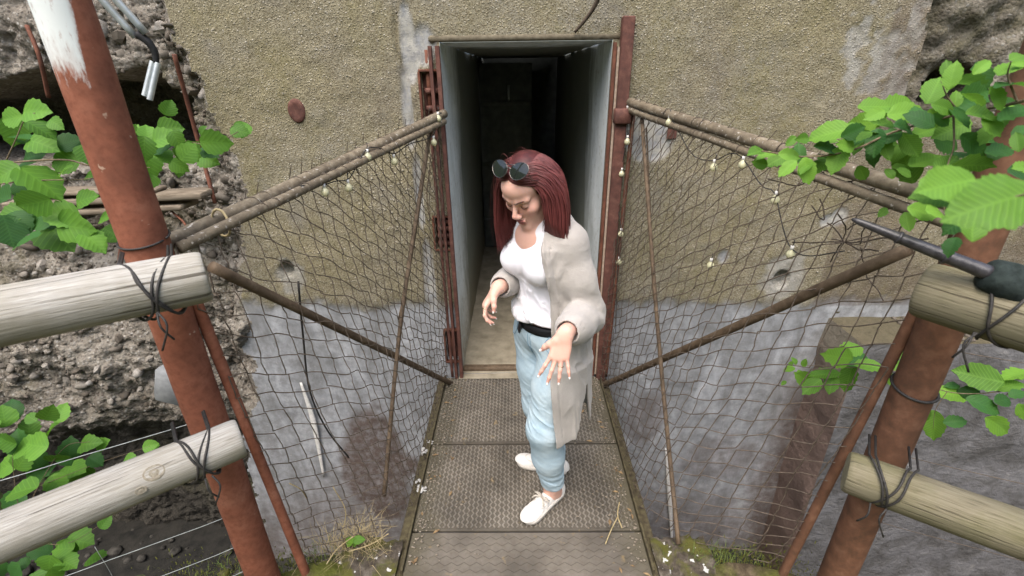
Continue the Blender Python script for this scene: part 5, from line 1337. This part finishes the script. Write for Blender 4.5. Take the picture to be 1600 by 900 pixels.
for s in (-1, 1):
    obj("eyebrow", tube(spline([Hd(s*.015, .0985, .0155), Hd(s*.030, .0955, .0215), Hd(s*.044, .0845, .0215), Hd(s*.052, .074, .017)], 14), np.r_[np.linspace(.0016, .0024, 6), np.linspace(.0024, .0009, 8)], 6), MBROW, person)
    obj("eyelashes", tube(spline([Hd(s*.018, .0845, -.0085), Hd(s*.026, .0885, -.0115), Hd(s*.036, .0875, -.0115), Hd(s*.0455, .0795, -.0065)], 14), .0013, 6), MBROW, person)
# ---- nails and rings
MN = m_plain("nail_mat", (.80, .74, .72), (.86, .82, .80), 60, .25, .0, .001, .5)
for tips in (lt_, rt_):
    for (p, d, un, r_) in tips:
        x_ = np.cross(d, un); Mx = np.stack([x_, d, un])
        obj("fingernail", ell_mesh(p+un*r_*.72+d*r_*.55, (r_*.72, r_*1.25, r_*.35), Mx, 12, 7), MN, person)
MG = m_plain("gold_mat", (.55, .42, .22), (.65, .52, .30), 60, .25, .0, metal=1.0)
def ring(c, axis, r_, w=.0013):
    axis = nrm(axis); e1 = nrm(np.cross(axis, V(.3, .2, .9))); e2 = np.cross(axis, e1); a_ = np.linspace(0, 6.283, 20)
    return tube(c+r_*(np.cos(a_)[:, None]*e1+np.sin(a_)[:, None]*e2), w, 6, False)
k3 = lP(.085, -.010); dl_ = lt_[2][0]-k3
obj("ring", ring(k3+dl_*.33, dl_, .0092), MG, person)
k3 = rP(.090, .010); obj("ring", ring(rP(.10, .026, -.006), rax[0]-.3*rax[2], .0095), MG, person)
# ---- cloth creases
def crease(P, fx, seed, amp):
    n1 = 1-np.abs(fbm(P[:, 0]*fx[0], P[:, 1]*fx[1], P[:, 2]*fx[2]+seed, 2))
    return amp*(n1**3-.35)
def sharp(P, fx, seed, amp):
    """thin ridges between broad hollows, like pulled cloth"""
    w = fbm(P[:, 0]*7+seed, P[:, 1]*7, P[:, 2]*7, 2)
    n1 = 1-np.abs(fbm(P[:, 0]*fx[0]+w*1.1, P[:, 1]*fx[1]+w*1.1, P[:, 2]*fx[2]+seed+w*1.1, 2))
    return amp*(np.clip((n1-.55)/.45, 0, 1)**2.2-.25)
def shirt_sdf_factory():
    base = field(torso_prims(.006)+[Ell(.5*(Wt(0, .012, .985)+Wp(0, .012, .985)), (.134, .108, .050), Mt, .05)], .05)
    nk = Ell(Wt(0, .030, 1.428), (.074, .066, .052), Mt)
    sl = field([Cap(SL_, .55*SL_+.45*EL, .054, .052, .03), Cap(SR_, .55*SR_+.45*ER, .054, .052, .03)], .05)
    def fn(P):
        d = smin(base(P), sl(P), .03)
        q = (P-CHE) @ Mt.T
        fold = sharp(P+.35*P[:, 2:3]*V(1, 0, 0), (34, 34, 8), 3, .0055)*sstep(1.24, 1.06, P[:, 2])+sharp(P, (12, 12, 40), 6, .003)*sstep(1.08, .98, P[:, 2])+.0035*np.sin((P[:, 2]*75+q[:, 0]*38)+2*fbm(P[:, 0]*9, P[:, 1]*9, P[:, 2]*9))*sstep(1.10, .99, P[:, 2])
        d = d-fold
        d = smax(d, -nk.d(P), .006)
        hem = .962+.010*np.sin(q[:, 0]*22)+.015*(q[:, 0])
        return smax(d, hem-P[:, 2], .012)
    return fn
obj("white_top", nets(shirt_sdf_factory(), (-.20, 1.42, .92), (.34, 1.92, 1.42), .0035), MT, person)
# ---- belt
bc = .5*(Wp(0, 0, 0)+Wt(0, 0, 0)); th = np.linspace(0, 2*math.pi, 65)[:-1]
def belt_ring(e, z): return np.stack([(bc if False else PEL)+(.134+e)*math.cos(a_)*Lp+(.108+e)*math.sin(a_)*Fp+(z-.012*math.sin(a_))*ZZ for a_ in th])
bv = np.concatenate([belt_ring(-.004, .926), belt_ring(.006, .926), belt_ring(.006, .962), belt_ring(-.004, .962)])
bf = [(i*64+j, i*64+(j+1) % 64, ((i+1) % 4)*64+(j+1) % 64, ((i+1) % 4)*64+j) for i in range(4) for j in range(64)]
MB_ = m_plain("black_belt_mat", (.012, .012, .014), (.022, .022, .026), 60, .5, .2)
belt = obj("belt", (bv, bf), MB_, person)
ab = R(112); pb = PEL+.142*math.cos(ab)*Lp+.116*math.sin(ab)*Fp+.932*ZZ
nb_ = nrm(math.cos(ab)*Lp+math.sin(ab)*Fp); tb = np.cross(ZZ, nb_)
rotb = np.stack([tb, nb_, ZZ], 1)
obj("belt_tail", bevbox(pb+nb_*.004-ZZ*.022+tb*.0, (.024, .006, .055), .002, rotb @ np.array([[math.cos(.5), 0, math.sin(.5)], [0, 1, 0], [-math.sin(.5), 0, math.cos(.5)]])), MB_, belt)
# ---- jeans
def jeans_prims():
    pr = [Ell(Wp(0, -.012, .885), (.158, .125, .115), Mp, .05)]
    for (h, k_, a_) in ((HL, KL, AL), (HR, KR, AR)):
        m1 = .5*(h+k_); m2 = k_+.45*(a_-k_)
        pr += chain([h-ZZ*.02, m1, k_, m2, a_+ZZ*.035], [.093, .087, .074, .068, .054], .03)
    return pr
def jeans_factory():
    base = field(jeans_prims(), .05)
    def fn(P):
        d = base(P); z = P[:, 2]
        w = sharp(P+np.stack([0*z, 0*z, .55*P[:, 0]-.3*P[:, 1]], 1), (9, 9, 36), 8, .0048)*(.22+.78*sstep(.14, .0, np.abs(z-.56))+.6*sstep(.14, .02, np.abs(z-.17))+.4*sstep(.08, 0, np.abs(z-.82)))
        w = w+.0014*np.sin(z*130+3*fbm(P[:, 0]*8, P[:, 1]*8, z*5))*sstep(.12, .0, np.abs(z-.19))
        d = d-w
        q = (P-PEL) @ Mp.T
        d = smax(d, z-(.945-.10*q[:, 1]*.12), .006)
        return smax(d, (.098+.012*fbm(P[:, 0]*40, P[:, 1]*40))-z, .006)
    return fn
jn = obj("jeans", nets(jeans_factory(), (-.14, 1.42, .05), (.32, 1.95, .97), .0035), MJ, person)
# pocket seam, fly and a side seam laid on the denim
def on_surface(fn, p, d, n_=140):
    q = np.asarray(p, float).copy(); d = nrm(d)
    for _ in range(n_):
        v_ = float(fn(q[None])[0])
        if v_ < .0008: break
        q = q+d*min(.005, max(.0006, v_*.8))
    return q
jf = jeans_factory(); MSEAM = m_plain("denim_seam_mat", (.15, .26, .36), (.22, .35, .45), 200, .9, .2, .002)
for pts in ([(-.095, .2, .925), (-.085, .2, .885), (-.110, .2, .850), (-.14, .12, .845)], [(.095, .2, .925), (.085, .2, .885), (.110, .2, .850)], [(.012, .2, .92), (.014, .2, .86), (.004, .2, .81)], [(0, .2, .925), (0, .2, .86), (0, .2, .78)]):
    sp_ = spline([Wp(*q) for q in pts], 22); sp_ = np.array([on_surface(jf, q, -Fp) for q in sp_])
    obj("seam", tube(sp_, .0016, 5), MSEAM, jn)
# ---- cardigan
def cardigan_factory():
    Z0 = np.array([.30, .45, .62, .80, .95, 1.08, 1.20, 1.29, 1.345, 1.385])
    Aa = np.array([.185, .190, .188, .183, .172, .165, .166, .158, .115, .060])
    Bf = np.array([.165, .168, .165, .158, .142, .133, .150, .142, .098, .060])
    Bb = np.array([.170, .172, .168, .155, .135, .122, .118, .105, .085, .060])
    sh = [SL_+V(0, 0, .004), .5*(SL_+EL), EL+V(.006, .01, -.012), EL+.42*(WL-EL)+V(0, .0, -.012), EL+.72*(WL-EL)-ZZ*.006, EL+.93*(WL-EL)]
    sr = [SR_+V(0, 0, .004), .5*(SR_+ER), ER+V(.004, .01, -.01), ER+.45*(WR-ER), ER+.75*(WR-ER), ER+.93*(WR-ER)]
    fl = field(chain(sh, [.062, .064, .064, .060, .052, .035], .03)+[Cap(Wt(.05, -.02, 1.350), SL_, .050, .060, .04), Cap(Wt(.05, -.02, 1.355), Wt(-.05, -.02, 1.355), .05, .05, .04)], .06); fr = field(chain(sr, [.064, .060, .056, .050, .043, .034], .03)+[Cap(Wt(-.05, -.02, 1.355), SR_, .050, .062, .04)], .06)
    legs = field(jeans_prims(), .06)
    dLw = nrm(WL-EL); dRw = nrm(WR-ER); cL = EL+.93*(WL-EL); cR = ER+.93*(WR-ER)
    uL = nrm(EL-SL_)
    def fn(P):
        z = P[:, 2]; t = np.clip((z-.85)/.4, 0, 1)[:, None]
        C_ = PEL*(1-t)+CHE*t; C_ = C_+V(.018, .0, 0)*np.clip((.85-z)/.5, 0, 1)[:, None]
        ang = np.clip((z-.6)/.5, 0, 1)[:, None]
        Fv = Fp*(1-ang)+Ft*ang; Fv = Fv/np.linalg.norm(Fv, axis=1)[:, None]; Lv = np.stack([-Fv[:, 1], Fv[:, 0], 0*z], 1)
        D = P-C_; D[:, 2] = 0
        l = (D*Lv).sum(1); f = (D*Fv).sum(1); rho = np.hypot(l, f)+1e-6; phi = np.arctan2(l, f)       # 0 front, + her left
        a = np.interp(z, Z0, Aa); b = np.where(f > 0, np.interp(z, Z0, Bf), np.interp(z, Z0, Bb))
        Rr = 1/np.sqrt((np.sin(phi)/a)**2+(np.cos(phi)/b)**2)
        hang = sstep(1.05, .5, z)
        Rr = Rr+hang*(.010*np.sin(phi*5+.6+1.5*fbm(phi*1.2, z*2))+.006*np.sin(phi*9+2+2*fbm(phi, z*3)))+.004*fbm(phi*4, z*9, 2)
        bust = .020*np.exp(-((phi-.45)/.45)**2-((z-1.20)/.07)**2); Rr = Rr+bust+sharp(np.stack([phi*.17+.05*z, 0*z, z*.5], 1), (30, 1, 7), 4, .009)
        leg = legs(P)-.014; d = np.abs(smin((rho-Rr)*.93, np.where(z < .80, leg, leg+np.clip(z-.80, 0, 1)*1.5), .05))-.0042
        # opening
        el = np.interp(z, [.38, .55, .75, .95, 1.10, 1.20, 1.30, 1.38], [.98, .92, .86, .92, .95, .88, .80, 1.0])+.02*fbm(z*5, 1.)
        er = np.interp(z, [.38, .80, 1.0, 1.2, 1.30, 1.38], [-2.0, -1.95, -1.75, -1.40, -1.05, -.9])
        d = smax(d, (el-phi)*rho*(phi > er*.5-.2)-9*(phi <= er*.5-.2)*0 if False else np.where((phi < el) & (phi > er), np.minimum(el-phi, phi-er)*rho, -np.minimum(np.abs(el-phi), np.abs(phi-er))*rho), .004)
        band = sstep(.030, .027, (phi-el)*rho)*(phi > el)*(z > .4); gro = np.exp(-(((phi-el)*rho-.032)/.0035)**2)*(phi > el)
        d = d-.0016*band+.0022*gro
        # hem and side slit
        hemz = np.where(phi > 1.75, .455, np.where(phi < 0, .50, .385+.06*np.clip(phi, 0, 1.5)))+.008*np.sin(phi*6)
        d = smax(d, hemz-z, .006); d = smax(d, z-1.385, .006)
        wd = .008+.085*np.clip((.70-z)/.30, 0, 1)
        d = smax(d, -(np.maximum((np.abs(phi-1.72)*rho-wd), z-.70)), .004)
        # front band: a slightly thicker edge
        # sleeves
        fold = .007*np.sin(np.einsum('ij,j->i', P, dLw)*62+np.einsum('ij,j->i', P, uL)*38+2.2*fbm(P[:, 0]*12, P[:, 1]*12, P[:, 2]*12))
        s1 = fl(P); nearE = np.exp(-(np.linalg.norm(P-EL-V(0, 0, .03), axis=1)/.10)**2)
        s1 = s1-fold*nearE-sharp(P, (9, 9, 26), 5, .0012)
        s1o = s1; s1 = np.maximum(s1o, (P-cL) @ dLw); s1 = np.maximum(s1, -np.maximum(s1o+.006, -((P-(cL-dLw*.03)) @ dLw)))
        s2 = fr(P)-sharp(P, (9, 9, 26), 9, .0012)
        s2o = s2; s2 = np.maximum(s2o, (P-cR) @ dRw); s2 = np.maximum(s2, -np.maximum(s2o+.006, -((P-(cR-dRw*.03)) @ dRw)))
        return smin(smin(d, s1, .022), s2, .022)
    return fn
obj("cardigan", nets(cardigan_factory(), (-.22, 1.22, .33), (.40, 1.98, 1.42), .0038), MC, person)
# ---- shoes
MSH = m_cloth("white_canvas_mat", (.66, .64, .60), (.74, .72, .69), 600, .12)
MSO = m_plain("white_sole_mat", (.48, .45, .40), (.62, .59, .54), 40, .6, .15)
MLACE = m_plain('lace_mat', (.40, .36, .30), (.50, .46, .40), 80, .9, .2)
def shoe(A_, d):
    d = nrm(d); x_ = np.cross(d, ZZ); heel = V(A_[0], A_[1], 0)-d*.062
    Lf = .252
    t = np.array([0, .04, .12, .25, .4, .55, .7, .82, .91, .965, 1.0])
    w = np.array([.018, .026, .032, .0335, .0335, .037, .042, .0425, .037, .026, .012])
    inn = .006*np.sin(t*3.1)
    def outline(e, z, sh=0): 
        a = [heel+d*(q*(Lf+2*e)-e)+x_*((ww+e)*1.0+0*q)+ZZ*z for q, ww in zip(t, w)]
        b = [heel+d*(q*(Lf+2*e)-e)-x_*(ww+e)+ZZ*z for q, ww in zip(t[::-1], w[::-1])]
        return np.array(a+b)
    L0 = [outline(-.004, .001), outline(.0035, .005), outline(.0035, .022), outline(-.002, .026)]
    n = len(L0[0]); v = np.concatenate(L0+[[heel+d*Lf/2+ZZ*.002], [heel+d*Lf/2+ZZ*.026]])
    f = [(i*n+j, i*n+(j+1) % n, (i+1)*n+(j+1) % n, (i+1)*n+j) for i in range(3) for j in range(n)]+[((j+1) % n, j, 4*n) for j in range(n)]+[(3*n+j, 3*n+(j+1) % n, 4*n+1) for j in range(n)]
    sole = (v, f)
    pr = []
    hts = np.array([.058, .066, .068, .064, .067, .064, .055, .047, .041, .036, .030])
    for i in range(len(t)-1):
        for q0 in (0,):
            pass
    for i in range(len(t)):
        c = heel+d*(t[i]*Lf)+ZZ*.018
        if 0 < i < len(t)-1: pr.append(Ell(c, (max(.012, w[i]), .026, hts[i]-.018+.004), np.stack([x_, d, ZZ]), .022))
    fu = field(pr, .04); opn = Ell(heel+d*.066+ZZ*.082, (.026, .050, .030), np.stack([x_, d, ZZ]))
    def fn(P):
        k_ = smax(fu(P), .022-P[:, 2], .004); return smax(k_, -opn.d(P), .005)
    up = nets(fn, np.minimum(heel, heel+d*Lf)-V(.07, .07, 0)*1+V(0, 0, .01), np.maximum(heel, heel+d*Lf)+V(.07, .07, .11), .0028)
    s_ = obj("shoe", up, MSH, person); obj("sole", sole, MSO, s_)
    # moccasin seam and bow
    a_ = np.linspace(-2.2, 2.2, 26); cc = heel+d*.150
    sm = np.array([on_surface(fn, cc+d*.062*math.cos(q)+x_*.031*math.sin(q)+ZZ*.11, -ZZ) for q in a_])
    obj("toe_seam", tube(sm, .0016, 5), MSO, s_)
    kb = on_surface(fn, heel+d*.140+ZZ*.13, -ZZ)+ZZ*.002
    bow = []
    for s in (-1, 1):
        bow.append(tube(spline([kb, kb+x_*s*.022+ZZ*.014+d*.006, kb+x_*s*.038+ZZ*.004, kb+x_*s*.020+ZZ*.002-d*.008, kb], 18), .0044, 6))
        bow.append(tube(spline([kb, kb+x_*s*.022+d*.016+ZZ*.006, kb+x_*s*.036+d*.026-ZZ*.010], 10), .0036, 6))
    obj("lace", join(bow), MLACE, s_)
shoe(AL+V(.005, .004, 0), FLd); shoe(AR, FRd)
# ---- hair
def m_hair():
    k = NT("dark_red_hair_mat", .48, 0, .4); co = k.geo(); uv = k.n("UVMap").outputs[0]
    n = k.noise(co, 30, 4, .6)
    c = k.mix(k.ramp(k.xyz(uv)[0], [(.1, 0.0), (.9, 1.0)]), (.095, .023, .023), (.185, .050, .047))
    c = k.mix(k.ramp(n, [(.3, .5), (.6, 0.0)]), c, (.030, .008, .008))
    k.b.inputs["Anisotropic"].default_value = .4
    return k.done(c)
MHR = m_hair()
gl = Mh @ V(0, 0, -1)                     # gravity in head axes
cr_c, cr_r = V(0, -.012, .034), V(.068, .086, .083)
hr0 = np.random.default_rng(21)
def strand(root_dir, comb, L_, lift, curl):
    s_side = root_dir[0]
    p = cr_c+cr_r*nrm(root_dir)*1.01; d = nrm(comb); pts = [p]; n_ = 26; st = L_/n_
    off = .0; spring = 0
    for i in range(n_):
        u = i/n_
        d = nrm(d*(1-.20-.16*u)+gl*(.13+.34*u)+V(0, 0, 0))
        if u > .75: d = nrm(d+V(-math.copysign(curl, p[0]), .1*curl, 0))
        p = p+d*st
        # stay outside the skull by a growing lift
        e = (p-cr_c)/(cr_r+lift*min(1, .35+u*3)); r_ = np.linalg.norm(e)
        if r_ < 1: p = cr_c+e/r_*(cr_r+lift*min(1, .35+u*3))
        # jaw and neck volume, keep the face clear
        if p[2] < .0:
            xm = (.054 if s_side > 0 else .066)+lift*.6+.010*min(1, -p[2]/.1)
            if abs(p[0]) < xm and p[1] > -.07: p[0] = math.copysign(xm, p[0] if abs(p[0]) > 1e-4 else root_dir[0])
            if p[1] > .075 and s_side > 0: p[1] = .075+(p[1]-.075)*.4
        pts.append(p.copy())
    P_ = np.array(pts)
    for _ in range(3): P_[1:-1] = .25*P_[:-2]+.5*P_[1:-1]+.25*P_[2:]
    return P_
hv, hf, huv, nn_ = [], [], [], 0
def add_strand(P_, r_, shade):
    global nn_
    Wd = HC+P_ @ Mh
    q = np.linspace(0, 1, len(Wd)); rr = r_*np.interp(q, [0, .1, .7, 1], [.6, 1, .9, .18])
    out = nrm(P_[len(P_)//2]-V(0, -.02, 0)) @ Mh
    v, f = tube(Wd, rr, 4, False, .5, np.cross(nrm(Wd[-1]-Wd[0]), out)+1e-4)
    hv.append(v); hf.extend([tuple(i+nn_ for i in k_) for k_ in f]); huv.extend([(shade, t_) for t_ in np.repeat(q, 4)]); nn_ += len(v)
for layer, (N_, l0, l1) in enumerate([(1500, .004, .012), (1500, .009, .018), (900, .012, .021), (70, .022, .045)]):
    for _ in range(N_):
        s = 1 if hr0.random() < .56 else -1
        # roots: from the hairline over the top to the nape, parted near the middle
        az = hr0.uniform(0, 1)**.9*math.pi             # 0 front .. pi back
        el_ = hr0.uniform(.12, 1.0)
        x = s*abs(math.sin(az))*(1-el_*.75)+s*.06; y = math.cos(az)*(1-el_*.55); z = el_*1.0
        rd = nrm(V(x, y, max(.12, z)))
        if rd[1] > .74 and rd[2] < .40: continue       # forehead
        if rd[1] > .25 and rd[2] < .30: continue
        comb = V(s*(.55+.6*hr0.random()), -.85 if rd[1] > .1 else -.35, .25 if rd[1] > .3 else -.1)
        endz = (.195+.11*min(1, max(0, rd[1]+.6))+.08*hr0.random()) if s > 0 else .33+.05*hr0.random()
        lift = hr0.uniform(l0, l1)*(.25 if s > 0 else 1.2)
        P_ = strand(rd, comb, endz, lift, hr0.uniform(.05, .22))
        add_strand(P_, hr0.uniform(.0013, .0023)*(1, 1, .75, .4)[layer], hr0.random())
# the front swept sideways over the top of the forehead
for _ in range(420):
    t_ = hr0.random(); s = 1 if hr0.random() < .6 else -1
    a0 = hr0.uniform(-.25, .12)
    yy, zz_ = hr0.uniform(.55, .86), 0
    n_ = 22; q = np.linspace(0, 1, n_)
    ang = a0+s*q*(1.45+.3*hr0.random())
    el2 = np.interp(q, [0, .3, .7, 1], [.66+.2*t_, .50+.24*t_, .30+.28*t_, .0+.2*t_])
    dirs = np.stack([np.sin(ang)*np.cos(el2), np.cos(ang)*np.cos(el2), np.sin(el2)], 1)
    lift = .004+.012*hr0.random()+.006*np.sin(q*3.1)
    P_ = cr_c+dirs*(cr_r+np.repeat(lift[:, None], 3, 1))
    tail = [P_[-1]]
    d_ = nrm(P_[-1]-P_[-2])
    for i in range(22):
        d_ = nrm(d_*.72+gl*.32); p_ = tail[-1]+d_*.0095
        xm = .064+.010*hr0.random()
        if abs(p_[0]) < xm: p_[0] = math.copysign(xm, s)
        if p_[1] > .06: p_[1] = .06+(p_[1]-.06)*.5
        tail.append(p_)
    P_ = np.vstack([P_, tail[1:]])
    for _k in range(4): P_[1:-1] = .25*P_[:-2]+.5*P_[1:-1]+.25*P_[2:]
    add_strand(P_, hr0.uniform(.0013, .0023), hr0.random())
hair = obj("hair", (np.concatenate(hv), hf), MHR, person)
set_uv(hair, huv)
# scalp cap under the strands
def cap_sdf():
    c = Ell(Hd(*cr_c), cr_r+.0055, Mh); back = field([Cap(Hd(.050, -.030, -.005), Hd(.052, -.03, -.10), .022, .016, .03), Cap(Hd(-.062, -.030, -.005), Hd(-.070, -.03, -.11), .024, .018, .03), Cap(Hd(0, -.075, .0), Hd(0, -.085, -.11), .045, .035, .04)], .04)
    cut = Ell(Hd(0, .100, -.035), (.095, .082, .100), Mh)
    def fn(P): return smax(smin(c.d(P), back(P), .03), -cut.d(P), .012)
    return fn
obj("hair_base", nets(cap_sdf(), HC-.19, HC+.19, .0045), m_plain("hair_base_mat", (.035, .008, .009), (.085, .018, .017), 50, .5, .3), hair)
# ---- sunglasses pushed up on the hair
sg_c = Hd(.008, .064, .128); sn = nrm(.62*Fh+.78*Uh); su = nrm(np.cross(Xh, sn)); su = su if np.dot(su, Uh) > 0 else -su
MLENS = NT("dark_lens_mat", .06, 0, .6).done((.012, .016, .014)); MFR = m_plain("metal_frame_mat", (.16, .15, .14), (.26, .24, .22), 60, .25, .0, metal=1.0)
def lens_out(s, k_):
    a_ = np.linspace(0, 2*math.pi, 33)[:-1]
    x = .0335*np.cos(a_)*(1+.10*np.sin(a_)); y = .0275*np.sin(a_)-.005*np.cos(a_)*1.0
    return np.array([sg_c+Xh*s*(.0390-xx*k_)+su*(yy*k_)-sn*(.10*(s*(.0390-xx*k_))**2*16*.6) for xx, yy in zip(x, y)])
gs = None
for s in (1, -1):
    rim = lens_out(s, 1.0)
    ln_ = np.concatenate([lens_out(s, 1.0), lens_out(s, .55)+sn*.002, [lens_out(s, 0.0)[0]+sn*.0028]])
    lf_ = [(j, (j+1) % 32, 32+(j+1) % 32, 32+j) for j in range(32)]+[(32+j, 32+(j+1) % 32, 64) for j in range(32)]
    if gs is None: gs = obj("sunglasses", tube(np.vstack([rim, rim[:2]]), .0009, 6, False), MFR, person)
    else: obj("rim", tube(np.vstack([rim, rim[:2]]), .0009, 6, False), MFR, gs)
    obj("lens", (ln_, lf_), MLENS, gs)
    obj("temple", tube(spline([sg_c+Xh*s*.060-sn*.018+su*.006, Hd(s*.076, .045, .078), Hd(s*.082, -.02, .045), Hd(s*.080, -.055, .02)], 16), .0012, 6), MFR, gs)
obj("bridge", tube(spline([sg_c-Xh*.009+su*.004, sg_c+sn*.003+su*.006, sg_c+Xh*.009+su*.004], 8), .0011, 6), MFR, gs)
obj("brow_bar", tube(spline([sg_c-Xh*.022+su*.017-sn*.001, sg_c+su*.0165+sn*.002, sg_c+Xh*.022+su*.017-sn*.001], 10), .0011, 6), MFR, gs)
